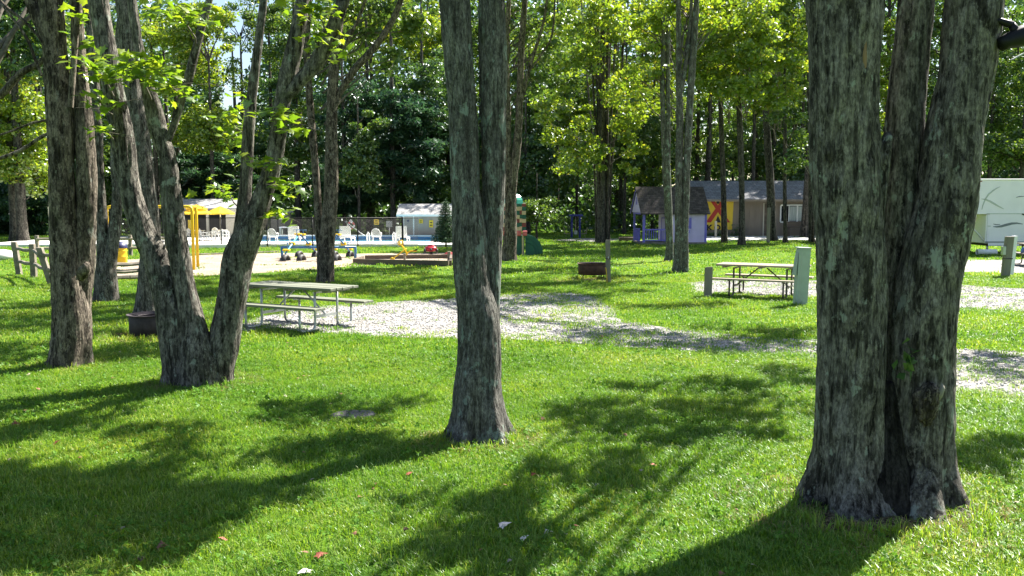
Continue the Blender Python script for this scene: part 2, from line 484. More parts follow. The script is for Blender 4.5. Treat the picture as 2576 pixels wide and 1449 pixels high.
# ---- leaves: many small faces, each an island of its own
DIAMOND = (np.array([[-.5, 0, 0], [0, -.33, .06], [.5, 0, -.05], [0, .33, .06]]), np.array([[0, 1, 2], [0, 2, 3]]))
_ma = [(-0.05, 0), (0.02, .26), (-.18, .46), (.12, .40), (.22, .62), (.38, .34), (.55, .30), (.60, .16), (.95, 0)]
_ml = _ma + [(x, -y) for x, y in _ma[-2:0:-1]]
_mv = [(0.3, 0, 0.05)] + [(x, y, -0.22 * abs(y) - 0.05 * x) for x, y in _ml]
MAPLE = (np.array(_mv) - np.array([0.35, 0, 0]), np.array([[0, i, i % (len(_mv) - 1) + 1] for i in range(1, len(_mv))]))
NEEDLE = (np.array([[-.5, -.10, 0], [-.5, .10, 0], [.5, 0, -.12]]), np.array([[0, 1, 2]]))
def leaves(C, size, shape=DIAMOND, up=1.0, jit=0.7, rg=rng):
    n = len(C)
    nrm = rg.normal(size=(n, 3)) * jit
    nrm[:, 2] += up
    nrm /= np.linalg.norm(nrm, axis=1)[:, None] + 1e-9
    t = rg.normal(size=(n, 3))
    t -= nrm * np.sum(t * nrm, axis=1)[:, None]
    t /= np.linalg.norm(t, axis=1)[:, None] + 1e-9
    b = np.cross(nrm, t)
    P, F = shape
    k = len(P)
    s = size * rg.uniform(0.65, 1.3, n)
    V = C[:, None, :] + s[:, None, None] * (t[:, None, :] * P[None, :, 0:1] + b[:, None, :] * P[None, :, 1:2] + nrm[:, None, :] * P[None, :, 2:3])
    FF = F[None] + (np.arange(n) * k)[:, None, None]
    return V.reshape(-1, 3), FF.reshape(-1, 3)
def clump_points(centers, per, rad, flat=0.45, rg=rng):
    n = len(centers)
    d = rg.normal(size=(n * per, 3))
    d /= np.linalg.norm(d, axis=1)[:, None]
    d *= rg.uniform(0.15, 1, (n * per, 1)) ** 0.6
    r = np.repeat(np.broadcast_to(rad, (n,)) * rg.uniform(0.6, 1.35, n), per)[:, None]
    d = d * r
    d[:, 2] *= flat
    return np.repeat(centers, per, axis=0) + d

# ---- trunks
def catmull(P, step):
    """P: list of (Vector, radius); returns resampled list"""
    out = []
    for i in range(len(P) - 1):
        p0, p1, p2, p3 = P[max(i - 1, 0)], P[i], P[i + 1], P[min(i + 2, len(P) - 1)]
        n = max(1, int((p2[0] - p1[0]).length / step))
        for k in range(n):
            t = k / n
            def cr(a, b, c, d):
                return 0.5 * ((2 * b) + (c - a) * t + (2 * a - 5 * b + 4 * c - d) * t * t + (3 * b - a - 3 * c + d) * t ** 3)
            out.append((cr(p0[0], p1[0], p2[0], p3[0]), max(0.004, cr(p0[1], p1[1], p2[1], p3[1]))))
    out.append(P[-1])
    return out
def stem_pts(px, D, top=None, seed=0, dtop=0.25):
    P = []
    for q in px:
        x, y, w = q[:3]
        d = D + (q[3] if len(q) > 3 else 0.0)
        p = At(x, y, d)
        P.append((p, w * 0.5 * d / FP))
    if top:
        rr = random.Random(seed)
        a, b = P[-2], P[-1]
        dr = (b[0] - a[0]).normalized()
        p, r = b[0].copy(), b[1]
        while p.z < top:
            dr = (dr + Vector((rr.uniform(-.12, .12), rr.uniform(-.12, .12), 0.08))).normalized()
            p = p + dr * 0.9
            r = max(0.02, r * 0.87)
            P.append((p.copy(), r))
    return P
def trunk_mesh(mb, P, n=20, step=0.12, rough=0.012, seed=0, flare=0.0, flare_h=0.2, freq=(22, 4.5), lobes=5, lump=0.05):
    Q = catmull(P, step)
    V, F = [], []
    z0 = Q[0][0].z
    a = Vector((1, 0, 0))
    for i, (p, r) in enumerate(Q):
        t = (Q[min(i + 1, len(Q) - 1)][0] - Q[max(i - 1, 0)][0]).normalized()
        a = (a - t * a.dot(t)).normalized()
        b = t.cross(a)
        h = p.z - z0
        for k in range(n):
            th = 2 * math.pi * k / n
            d = a * math.cos(th) + b * math.sin(th)
            rr = r
            rr *= 1 + lump * 2 * mnoise.noise(Vector((d.x * 1.3 + seed, d.y * 1.3, p.z * 1.6 + seed)))
            if flare:
                e = math.exp(-max(h, 0) / flare_h)
                rr *= 1 + flare * e * (0.55 + 0.45 * math.sin(lobes * th + seed) + 0.5 * mnoise.noise(Vector((d.x * 2 + seed, d.y * 2, 3.3))))
            if rough:
                q = p + d * r
                f = mnoise.noise(Vector((q.x * freq[0] + seed, q.y * freq[0], q.z * freq[1])))
                g = mnoise.noise(Vector((q.x * freq[0] * 2.3, q.y * freq[0] * 2.3 + seed, q.z * freq[1] * 3)))
                rr += rough * (0.4 - 1.5 * abs(f) + 0.5 * g)
            V.append(p + d * rr)
    for i in range(len(Q) - 1):
        for k in range(n):
            q = (k + 1) % n
            F.append((i * n + k, i * n + q, (i + 1) * n + q, (i + 1) * n + k))
    F.append(tuple((len(Q) - 1) * n + k for k in range(n)))
    mb.add(V, F)
    return Q
def limb(mb, a, b, r0, r1=0.012, sag=0.15, n=6, seed=0):
    rr = random.Random(seed)
    a, b = Vector(a), Vector(b)
    L = (b - a).length
    pts, rad = [], []
    for i in range(6):
        t = i / 5
        p = a.lerp(b, t)
        p = p + Vector((rr.uniform(-1, 1), rr.uniform(-1, 1), rr.uniform(-1, 1))) * 0.05 * L * math.sin(math.pi * t)
        p.z += sag * L * math.sin(math.pi * t) * 0.6
        pts.append(p); rad.append(r0 * (1 - t) + r1 * t)
    mb.tube(pts, rad, n, False)

# ================================================================== SETTING
def sheet(name, poly, z, mat, jag=0.12, seed=3, step=0.5, kind='structure'):
    """irregular-edged flat sheet from a polygon of ground points"""
    pts = []
    n = len(poly)
    for i in range(n):
        a, b = Vector(poly[i][:2]), Vector(poly[(i + 1) % n][:2])
        k = max(1, int((b - a).length / step))
        for j in range(k):
            p = a.lerp(b, j / k)
            w = Vector((mnoise.noise(Vector((p.x * 1.7, p.y * 1.7, seed))), mnoise.noise(Vector((p.x * 1.7, p.y * 1.7, seed + 9.3)))))
            w2 = Vector((mnoise.noise(Vector((p.x * .5, p.y * .5, seed))), mnoise.noise(Vector((p.x * .5, p.y * .5, seed + 5.3)))))
            pts.append(p + (w + w2 * 1.5) * jag)
    me = bpy.data.meshes.new(name)
    from mathutils.geometry import tessellate_polygon
    v3 = [Vector((p.x, p.y, 0)) for p in pts]
    tri = tessellate_polygon([v3])
    me.from_pydata([(p.x, p.y, z) for p in pts], [], [tuple(t) for t in tri])
    me.materials.append(mat); me.update()
    o = bpy.data.objects.new(name, me); COL.objects.link(o)
    # faces must look up
    if me.polygons and me.polygons[0].normal.z < 0:
        me.flip_normals()
    tag(o, kind=kind)
    return o, [(p.x, p.y) for p in pts]

mb = MB(); mb.add([(-260, -60, 0), (260, -60, 0), (260, 420, 0), (-260, 420, 0)], [(0, 1, 2, 3)])
ground = tag(mb.build('ground', M['ground']), kind='structure')

def GP(*pp):
    return [tuple(G(x, y)[:2]) for x, y in pp]
bare = []      # polygons without grass (name, points, edge softness)
g1, p1 = sheet('gravel_pad', GP((560, 838), (640, 800), (760, 775), (950, 762), (1130, 752), (1290, 738), (1420, 738), (1500, 748), (1530, 770), (1560, 800), (1640, 818), (1760, 832), (1900, 846), (2080, 860), (2400, 878), (2700, 890), (2760, 1010), (2480, 1000), (2390, 985), (2150, 915), (1950, 895), (1700, 880), (1480, 870), (1300, 856), (1150, 855), (950, 850), (830, 838), (700, 826)), 0.004, M['gravel'], 0.16)
g2, p2 = sheet('gravel_pad', GP((1735, 712), (1800, 704), (1960, 708), (2150, 704), (2420, 718), (2640, 730), (2640, 786), (2420, 776), (2180, 752), (2060, 750), (1860, 742), (1740, 735)), 0.004, M['gravel'], 0.12, 8)
g3, p3 = sheet('gravel_pad', GP((2330, 655), (2700, 652), (2700, 690), (2500, 686), (2330, 680)), 0.004, M['gravel'], 0.1, 12)
g4, p4 = sheet('playground_sand', GP((170, 700), (300, 655), (520, 641), (700, 636), (900, 638), (1130, 636), (1150, 648), (1060, 664), (890, 668), (760, 680), (560, 692), (330, 703)), 0.004, M['sand'], 0.15, 15)
g5, p5 = sheet('path', GP((1740, 606), (1740, 594), (2330, 591), (2330, 603)), 0.004, M['concrete'], 0.02, 20, step=2)
g6, p6 = sheet('gravel_path', GP((1380, 604), (1470, 599), (1600, 601), (1590, 606), (1460, 608)), 0.004, M['gravel'], 0.25, 22)
for pp in (p1, p2, p3, p4, p5, p6):
    bare.append(np.array(pp))
sheet('soil_patch', [(G(1200, 1112).x + 0.40 * math.cos(t / 16 * 2 * math.pi), G(1200, 1112).y + 0.34 * math.sin(t / 16 * 2 * math.pi)) for t in range(16)], 0.004, M['soil'], 0.12, 31, 0.1)
sheet('soil_patch', [(2.62 + 0.95 * math.cos(t / 20 * 2 * math.pi), 6.28 + 0.62 * math.sin(t / 20 * 2 * math.pi)) for t in range(20)], 0.004, M['soil'], 0.2, 33, 0.1)
sheet('soil_patch', [(G(505, 962).x + 0.62 * math.cos(t / 16 * 2 * math.pi), G(505, 962).y + 0.36 * math.sin(t / 16 * 2 * math.pi)) for t in range(16)], 0.004, M['soil'], 0.12, 35, 0.1)
sheet('soil_patch', [(G(372, 845).x + 0.75 * math.cos(t / 16 * 2 * math.pi), G(372, 845).y + 0.6 * math.sin(t / 16 * 2 * math.pi)) for t in range(16)], 0.004, M['soil'], 0.12, 37, 0.1)
sheet('soil_patch', [(G(1495, 705).x + 0.9 * math.cos(t / 16 * 2 * math.pi), G(1495, 705).y + 0.9 * math.sin(t / 16 * 2 * math.pi)) for t in range(16)], 0.004, M['soil'], 0.15, 39, 0.1)
soil_spots = [(G(1200, 1112).x, G(1200, 1112).y, 0.34), (2.62, 6.28, 0.62), (G(505, 962).x, G(505, 962).y, 0.42), (G(372, 845).x, G(372, 845).y, 0.65), (G(1495, 705).x, G(1495, 705).y, 0.7), (G(170, 922).x, G(170, 922).y, 0.3)]

# ---- pool deck (raised 12 cm) and water
PX0, PX1 = -27.0, -2.2
DY0, WY0, WY1, DY1 = 44.6, 48.2, 52.2, 55.0
WX0, WX1 = -15.5, -3.6
def slabbox(name, x0, x1, y0, y1, z0, z1, mat, parent=None):
    b = MB(); b.box(((x0 + x1) / 2, (y0 + y1) / 2, (z0 + z1) / 2), (x1 - x0, y1 - y0, z1 - z0))
    return b.build(name, mat, parent)
deck = MB()
deck.box(((PX0 + PX1) / 2, (DY0 + WY0) / 2, .06), (PX1 - PX0, WY0 - DY0, .12))
deck.box(((PX0 + PX1) / 2, (DY1 + WY1) / 2, .06), (PX1 - PX0, DY1 - WY1, .12))
deck.box(((PX0 + WX0) / 2, (WY1 + WY0) / 2, .06), (WX0 - PX0, WY1 - WY0, .12))
deck.box(((PX1 + WX1) / 2, (WY1 + WY0) / 2, .06), (PX1 - WX1, WY1 - WY0, .12))
pd = tag(deck.build('pool_deck', M['concrete_pool']), kind='structure')
slabbox('pool_coping', WX0, WX1, WY1 - .002, WY1 + .35, .122, .30, M['concrete_pool'], pd)
slabbox('pool_tile_band', WX0 + .02, WX1 - .02, WY1 - .05, WY1 - .004, .045, .22, M['tile_blue'], pd)
tag(slabbox('pool_water', WX0 + .003, WX1 - .003, WY0 + .003, WY1 - .003, .01, .04, M['water']), kind='structure')
bare.append(np.array([(PX0, DY0), (PX1, DY0), (PX1, DY1), (PX0, DY1)]))

# ================================================================== GRASS
def in_poly(X, Y, poly):
    inside = np.zeros(len(X), bool)
    n = len(poly)
    j = n - 1
    for i in range(n):
        xi, yi = poly[i]; xj, yj = poly[j]
        c = ((yi > Y) != (yj > Y)) & (X < (xj - xi) * (Y - yi) / (yj - yi + 1e-12) + xi)
        inside ^= c
        j = i
    return inside
def grass_points(n, y0, y1, margin=1.15, gravel_keep=0.06):
    # uniform over the visible wedge
    y = np.sqrt(rng.uniform(y0 * y0, y1 * y1, n))
    x = rng.uniform(-1, 1, n) * y * (PW / 2 / FP) * margin
    keep = np.ones(n, bool)
    px = PW / 2 + FP * x / y
    jx, jy = x + rng.normal(size=n) * .16, y + rng.normal(size=n) * .28
    for k, poly in enumerate(bare):
        ins = in_poly(jx, jy, poly)
        wild = 0.0
        if k == 0 and gravel_keep > 0:
            wild = np.interp(px, [1250, 1450, 2100, 2380, 2420], [0, .50, .55, .30, .08])
            wild = wild * np.clip(.55 + 1.3 * np.array([mnoise.noise(Vector((a * .9, b * .9, 2.0))) for a, b in zip(x, y)]), .1, 1.5)
        keep &= ~ins | (rng.random(n) < gravel_keep + wild)
    for sx, sy, sr in soil_spots:
        d = np.hypot(x - sx, y - sy)
        keep &= (d > sr * rng.uniform(0.5, 1.25, n)) | (rng.random(n) < 0.10)
    # thin grass growing through the gravel drive on the right half
    return np.stack([x[keep], y[keep], np.zeros(keep.sum())], 1)

def blade_clump(name, nb, spread, h, w, lean, mat, rg):
    V, F = [], []
    for i in range(nb):
        a = rg.uniform(0, 2 * math.pi)
        r = spread * math.sqrt(rg.uniform(0, 1))
        bx, by = r * math.cos(a), r * math.sin(a)
        hh = h * rg.uniform(0.45, 1.15)
        d = rg.uniform(0, 2 * math.pi)
        ld = lean * rg.uniform(0.2, 1.2) * hh
        dx, dy = math.cos(d), math.sin(d)
        ww = w * rg.uniform(0.7, 1.3) / 2
        tx, ty = -dy * ww, dx * ww
        o = len(V)
        V += [(bx - tx, by - ty, 0), (bx + tx, by + ty, 0),
              (bx + dx * ld * .35 + tx * .8, by + dy * ld * .35 + ty * .8, hh * .6), (bx + dx * ld * .35 - tx * .8, by + dy * ld * .35 - ty * .8, hh * .6),
              (bx + dx * ld, by + dy * ld, hh * (1 - .25 * lean))]
        F += [(o, o + 1, o + 2, o + 3), (o + 3, o + 2, o + 4)]
    me = bpy.data.meshes.new(name)
    me.from_pydata(V, [], F)
    me.materials.append(mat)
    me.update()
    return bpy.data.objects.new(name, me)
def clover_clump(name, nl, spread, rad, mat, rg):
    V, F = [], []
    for i in range(nl):
        a = rg.uniform(0, 2 * math.pi)
        r = spread * math.sqrt(rg.uniform(0, 1))
        cx, cy, cz = r * math.cos(a), r * math.sin(a), rg.uniform(0.03, 0.07)
        tl, td = rg.uniform(.1, 1.1), rg.uniform(0, 2 * math.pi)
        rot = rg.uniform(0, 2 * math.pi)
        for j in range(3):
            th = rot + j * 2.094
            lx, ly = cx + rad * .75 * math.cos(th), cy + rad * .75 * math.sin(th)
            o = len(V)
            for k in range(6):
                q = 2 * math.pi * k / 6
                x, y = lx + rad * .62 * math.cos(q), ly + rad * .62 * math.sin(q)
                V.append((x, y, cz + tl * ((x - cx) * math.cos(td) + (y - cy) * math.sin(td))))
            F.append(tuple(range(o, o + 6)))
    me = bpy.data.meshes.new(name)
    me.from_pydata(V, [], F)
    me.materials.append(mat)
    me.update()
    return bpy.data.objects.new(name, me)
def scatter(name, pts, protos, smin, smax, label, cat, tilt=0.0):
    col = bpy.data.collections.new(name + '_kinds')
    for p in protos:
        col.objects.link(p)
    me = bpy.data.meshes.new(name)
    me.vertices.add(len(pts)); me.vertices.foreach_set('co', pts.astype(np.float32).ravel()); me.update()
    o = bpy.data.objects.new(name, me); COL.objects.link(o)
    ng = bpy.data.node_groups.new(name, 'GeometryNodeTree')
    ng.interface.new_socket('Geometry', in_out='INPUT', socket_type='NodeSocketGeometry')
    ng.interface.new_socket('Geometry', in_out='OUTPUT', socket_type='NodeSocketGeometry')
    N, L = ng.nodes, ng.links
    gi, go = N.new('NodeGroupInput'), N.new('NodeGroupOutput')
    iop = N.new('GeometryNodeInstanceOnPoints')
    ci = N.new('GeometryNodeCollectionInfo')
    ci.inputs['Collection'].default_value = col
    ci.inputs['Separate Children'].default_value = True
    ci.inputs['Reset Children'].default_value = True
    iop.inputs['Pick Instance'].default_value = True
    rr = N.new('FunctionNodeRandomValue'); rr.data_type = 'FLOAT_VECTOR'
    rr.inputs[0].default_value = (-tilt, -tilt, 0); rr.inputs[1].default_value = (tilt, tilt, 6.283)
    rs = N.new('FunctionNodeRandomValue'); rs.data_type = 'FLOAT'
    rs.inputs[2].default_value = smin; rs.inputs[3].default_value = smax
    L.new(gi.outputs[0], iop.inputs['Points'])
    L.new(ci.outputs[0], iop.inputs['Instance'])
    L.new(rr.outputs[0], iop.inputs['Rotation'])
    L.new(rs.outputs[1], iop.inputs['Scale'])
    L.new(iop.outputs[0], go.inputs[0])
    md = o.modifiers.new('scatter', 'NODES')
    md.node_group = ng
    tag(o, label, cat, kind='stuff')
    return o
rg0 = random.Random(5)
near_p = [blade_clump('grass_tuft', 34, .085, .062, .0048, .9, M['grass'], rg0) for _ in range(4)]
mid_p = [blade_clump('grass_tuft', 30, .15, .065, .010, .9, M['grass'], rg0) for _ in range(4)]
far_p = [blade_clump('grass_tuft', 26, .32, .08, .022, .8, M['grass'], rg0) for _ in range(3)]
scatter('near_grass', grass_points(26000, 4.6, 13.0), near_p, .6, 1.35, 'short sunlit lawn grass in the foreground', 'grass', .15)
scatter('middle_grass', grass_points(26000, 12.0, 27.0), mid_p, .6, 1.3, 'mown lawn grass in the middle distance', 'grass', .15)
scatter('far_grass', grass_points(16000, 26.0, 66.0), far_p, .6, 1.3, 'far lawn grass around playground and playhouse', 'grass', .1)
# clover and broad weeds, denser in patches
cp = grass_points(11000, 4.6, 15.0, gravel_keep=0.0)
dn = np.array([mnoise.noise(Vector((x * .8, y * .8, 4.0))) for x, y, z in cp])
cp = cp[dn > rng.uniform(-.3, .35, len(dn))]
scatter('clover', cp, [clover_clump('clover_tuft', 7, .07, .010, M['clover'], rg0) for _ in range(5)] + [clover_clump('clover_tuft', 4, .06, .016, M['clover'], rg0)], .6, 1.3, 'patches of clover growing among the lawn grass', 'clover', .2)
# dry straw round the near trunks, and small dead leaves and twigs in the lawn
straw = leafmat('dry_straw', [(0, (0.20, 0.16, 0.07)), (1, (0.38, 0.32, 0.16))], .3, (1, .95, .7), 0.0)
dp = []
for sx, sy, sr in soil_spots:
    n = int(500 * sr)
    a = rng.uniform(0, 6.283, n); d = sr * np.sqrt(rng.uniform(.25, 2.1, n))
    dp.append(np.stack([sx + d * np.cos(a) * 1.25, sy + d * np.sin(a), np.zeros(n)], 1))
scatter('dry_grass', np.concatenate(dp), [blade_clump('straw_tuft', 16, .07, .05, .005, 1.6, straw, rg0) for _ in range(3)], .6, 1.3, 'dry straw-coloured grass round the bases of the near trunks', 'grass', .2)
tp = []
for sx, sy, sr in soil_spots:
    n = int(170 * sr)
    a = rng.uniform(0, 6.283, n); d = sr * rng.uniform(.75, 1.25, n)
    tp.append(np.stack([sx + d * np.cos(a) * 1.15, sy + d * np.sin(a) * .9, np.zeros(n)], 1))
for q in ((1531, 716), (1780, 752), (2012, 772), (2528, 700), (131, 720), (87, 702), (640, 842), (700, 848)):
    g = G(*q)
    tp.append(np.stack([g.x + rng.normal(size=14) * .16, g.y + rng.normal(size=14) * .14, np.zeros(14)], 1))
scatter('tall_grass', np.concatenate(tp), [blade_clump('tall_tuft', 16, .05, .10, .006, .7, M['grass'], rg0) for _ in range(3)], .6, 1.5, 'untrimmed taller grass round trunk bases and posts', 'grass', .2)
def bit(name, mat, rg):
    me = bpy.data.meshes.new(name)
    P = MAPLE[0] * .035
    me.from_pydata([tuple(p) for p in P], [], [tuple(int(i) for i in f) for f in MAPLE[1]]); me.materials.append(mat); me.update()
    return bpy.data.objects.new(name, me)
bp = grass_points(420, 4.6, 16.0, gravel_keep=.3); bp[:, 2] = rng.uniform(.03, .055, len(bp))
scatter('leaf_litter', bp, [bit('litter', M['deadleaf_brown'], rg0), bit('litter', M['soil'], rg0), bit('litter', M['wood_tan'], rg0)], .5, 1.4, 'tiny dead leaf fragments lying in the lawn', 'leaf litter', .5)
# loose limestone chips on the gravel
def poly_points(poly, n):
    lo, hi = poly.min(0), poly.max(0)
    x = rng.uniform(lo[0], hi[0], n); y = rng.uniform(lo[1], hi[1], n)
    k = in_poly(x, y, poly)
    return np.stack([x[k], y[k], np.full(k.sum(), .008)], 1)
def chip(name, r, rg):
    b = MB()
    b.lathe([(0.001, -.5 * r), (.8 * r, -.3 * r), (r, .05 * r), (.55 * r, .5 * r), (.001, .55 * r)], 5)
    b.v = [(x * rg.uniform(.7, 1.3), y * rg.uniform(.7, 1.3), z * rg.uniform(.6, 1.2)) for x, y, z in b.v]
    me = bpy.data.meshes.new(name); me.from_pydata(b.v, [], b.f); me.materials.append(M['stone']); me.update()
    return bpy.data.objects.new(name, me)
gp = np.concatenate([poly_points(bare[0], 22000), poly_points(bare[1], 6000)])
scatter('gravel_chips', gp, [chip('stone_chip', .016, rg0) for _ in range(4)], .6, 1.7, 'loose pale limestone chips on the gravel pads', 'gravel', .6)
# ================================================================== TREES
SUNN = np.array(SUN)
def spray(cx, cy, rx, ry, D, n, size=.15, depth=.5, tilt=.75):
    """leaves spread round a photo point at distance D"""
    c = np.array(At(cx, cy, D))
    k = D / FP
    o = rng.normal(size=(n, 3)) * np.array([rx * k * .45, depth * .5, ry * k * .45])
    return c[None] + o
def shade_points(px, py, rx, ry, n_cl, per, lift=0.6, spread=3.0, rad=.38):
    """clumps of leaves above the frame whose shadow falls round the photo's ground point"""
    out = []
    for i in range(n_cl):
        a, r = rng.uniform(0, 2 * math.pi), math.sqrt(rng.uniform(0, 1))
        x, y = px + rx * r * math.cos(a), py + ry * r * math.sin(a)
        g = np.array(G(x, y))
        t0 = (2.25 + .235 * g[1]) / (SUNN[2] - .235 * SUNN[1]) + lift
        out.append(g + SUNN * (t0 + rng.uniform(0, spread)))
    return np.array(out)

stem_store = {}
def near_tree(name, base, D, stems, label, bark, seg=20, step=.12, rough=.012, flare=.25, flare_h=.2, top=9.0, group=None, lobes=5, freq=(22, 4.5), stem_base=None):
    b = G(*base)
    root = empty(name, b, 0, label, 'tree', group)
    tips = []
    for i, st in enumerate(stems):
        P = stem_pts(st['p'], D + st.get('d', 0), st.get('top', top), seed=i + int(abs(b.x) * 10))
        if st.get('ground', i == 0):
            p0, r0 = P[0]
            P[0] = (Vector((p0.x, p0.y, -0.06)), r0)
        mbt = MB()
        trunk_mesh(mbt, P, st.get('seg', seg), st.get('step', step), st.get('rough', rough), seed=3.1 * i + b.x, flare=flare if st.get('ground', i == 0) else 0, flare_h=flare_h, freq=freq, lobes=lobes)
        mbt.build(st.get('name', 'trunk'), M[st['mat']] if 'mat' in st else bark, root, b, True)
        stem_store.setdefault(root.name, []).extend([q[0] for q in catmull(P, .3)])
        tips.append(P[-1][0])
    return root, b, tips
def give_crown(root, b, tips, centers, per, rad, size, mat, shape=DIAMOND, extra=None, hubs=(), limbs=True, flat=.45, jit=.7):
    centers = np.array(centers)
    if limbs and len(centers) and tips:
        mbl = MB()
        src = np.array([tuple(t) for t in tips])
        pick = rng.permutation(len(centers))[:min(14, len(centers))]
        for q in pick:
            c = centers[q]
            a = src[np.argmin(np.linalg.norm(src - c, axis=1))]
            a = a - np.array([0, 0, rng.uniform(.2, 1.6)])
            L = np.linalg.norm(c - a)
            limb(mbl, a, c, min(.07, .018 + .009 * L), .008, .12, 6, int(q))
        mbl.build('branches', M['twig'], root, b, True)['kind'] = 'stuff'
    pts = clump_points(centers, per, rad, flat) if len(centers) else np.zeros((0, 3))
    V, F = leaves(pts, size, DIAMOND, .7, jit)
    o = np_mesh('crown', V - np.array(b), F, mat, root)
    if extra is not None:
        tw = MB()
        for h in hubs:
            h = Vector(h)
            st = min(stem_store[root.name], key=lambda p: (p - h - Vector((0, 0, -.25))).length)
            limb(tw, st, h, .012, .004, .15, 5, int(h.x * 100))
            for q in range(5):
                e = h + Vector((rng.normal() * .22, rng.normal() * .15, rng.normal() * .07 - .02))
                limb(tw, h.lerp(st, rng.uniform(0, .3)), e, .005, .002, .1, 4, q)
        tw.build('twigs', M['twig'], root, b, True)['kind'] = 'stuff'
        V, F = leaves(extra[0], extra[1], MAPLE, 1.3, .5)
        np_mesh('leaf_spray', V - np.array(b), F, M['leaf_near'], root)['kind'] = 'stuff'
    return o

# ---- T4: big three-stemmed maple on the right
t4, b4, tips4 = near_tree('maple_tree', (2210, 1292), 6.5, [
    dict(p=[(2140, 1300, 178), (2136, 1240, 172), (2136, 1180, 168), (2138, 1105, 166), (2143, 934, 165), (2143, 781, 166), (2136, 620, 166), (2132, 500, 170), (2126, 343, 166), (2124, 170, 168), (2124, 0, 172), (2124, -200, 166), (2122, -500, 165)], seg=96, step=.028),
    dict(p=[(2222, 1180, 118), (2228, 1050, 108), (2235, 950, 104), (2245, 781, 102), (2258, 600, 102), (2268, 420, 98), (2279, 267, 92), (2292, 130, 86), (2305, 0, 82), (2316, -200, 78)], d=.26, seg=72, step=.035, rough=.008),
    dict(p=[(2305, 1300, 176, -.03), (2308, 1240, 166, -.03), (2310, 1170, 158), (2312, 1105, 155), (2315, 934, 155), (2325, 781, 150), (2350, 640, 150), (2380, 500, 142), (2400, 343, 134), (2428, 191, 126), (2450, 0, 130), (2468, -200, 122)], d=.02, seg=96, step=.028, ground=True),
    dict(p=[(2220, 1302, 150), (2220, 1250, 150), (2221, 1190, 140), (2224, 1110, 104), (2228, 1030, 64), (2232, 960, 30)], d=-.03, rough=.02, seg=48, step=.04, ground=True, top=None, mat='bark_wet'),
], 'large three-stemmed grey maple with lichen at right foreground', M['bark'], rough=.017, flare=1.0, flare_h=.2, freq=(17, 3.4), top=8.5, lobes=4)
def root_ridge(root, b, pts, n=20, bark=None):
    for P in pts:
        m = MB(); Q = [(G(x, y, z), r) for x, y, z, r in P]
        trunk_mesh(m, Q, n, .025, .012, P[0][0] * .01)
        m.build('root', bark or M['bark'], root, b, True)
root_ridge(t4, b4, [
    [(2085, 1170, .14, .09), (2060, 1232, .05, .075), (2025, 1268, .0, .06), (1985, 1285, -.025, .045), (1930, 1296, -.05, .03)],
    [(2360, 1180, .16, .085), (2385, 1245, .06, .07), (2412, 1290, .0, .055), (2445, 1316, -.025, .04), (2490, 1334, -.055, .025)]])
# broken branch stub with a pale torn lip, and the seam of split bark
mbx = MB(); P = [(At(2322, 1060, 6.40), .07), (At(2326, 1030, 6.33), .085), (At(2332, 1000, 6.29), .085), (At(2340, 980, 6.27), .065), (At(2344, 966, 6.28), .03)]
trunk_mesh(mbx, P, 40, .012, .022, 4.4, lump=.2, freq=(40, 22))
mbx.build('broken_stub', M['bark_brown'], t4, b4, True)
mbx = MB(); P = [(At(2352, 1008, 6.27), .018), (At(2364, 992, 6.24), .026), (At(2370, 976, 6.23), .018), (At(2368, 962, 6.24), .006)]
trunk_mesh(mbx, P, 14, .012, .012, 2.2, lump=.2)
mbx.build('torn_lip', M['wood_grey'], t4, b4, True)
mbx = MB(); P = [(At(2212, 640, 6.43), .02), (At(2216, 560, 6.43), .035), (At(2221, 450, 6.43), .04), (At(2226, 380, 6.44), .042), (At(2234, 345, 6.45), .03), (At(2238, 332, 6.46), .008)]
trunk_mesh(mbx, P, 24, .02, .016, 7.2, lump=.2)
mbx.build('bark_ridge', M['bark'], t4, b4, True)
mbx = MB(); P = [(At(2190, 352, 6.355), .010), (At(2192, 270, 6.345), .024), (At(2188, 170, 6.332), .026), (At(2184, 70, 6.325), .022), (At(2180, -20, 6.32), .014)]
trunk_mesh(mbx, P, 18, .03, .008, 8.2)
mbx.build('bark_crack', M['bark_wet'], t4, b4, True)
mbx = MB(); P = [(At(2168, 250, 6.31), .008), (At(2169, 190, 6.305), .030), (At(2168, 110, 6.298), .034), (At(2165, 50, 6.30), .02), (At(2164, 20, 6.335), .006)]
trunk_mesh(mbx, P, 18, .03, .008, 5.2)
mbx.build('bare_wood_strip', M['heartwood'], t4, b4, True)

# ---- T3: twin-stemmed maple, centre
t3, b3, tips3 = near_tree('maple_tree', (1200, 1112), 8.33, [
    dict(p=[(1202, 1114, 132), (1204, 1085, 130), (1204, 1040, 126), (1204, 982, 120), (1207, 900, 110), (1201, 800, 102), (1190, 720, 88), (1181, 600, 84), (1172, 489, 74), (1166, 338, 71), (1157, 203, 71), (1144, 0, 74), (1130, -250, 66)], seg=96, step=.03),
    dict(p=[(1214, 900, 84, -.05), (1222, 800, 72), (1229, 710, 60), (1237, 600, 54), (1242, 395, 61), (1241, 200, 66), (1238, 0, 64), (1238, -250, 58)], d=.12, seg=80, step=.035, rough=.007),
], 'twin-stemmed smooth grey maple in centre foreground casting a long shadow', M['bark_pale'], rough=.011, flare=.9, flare_h=.19, top=9.0)

root_ridge(t3, b3, [
    [(1165, 1050, .12, .06), (1143, 1090, .03, .05), (1112, 1110, -.015, .04), (1075, 1124, -.045, .025)],
    [(1242, 1055, .12, .06), (1264, 1088, .02, .05), (1288, 1102, -.02, .035), (1312, 1110, -.045, .02)]], bark=M['bark_pale'])
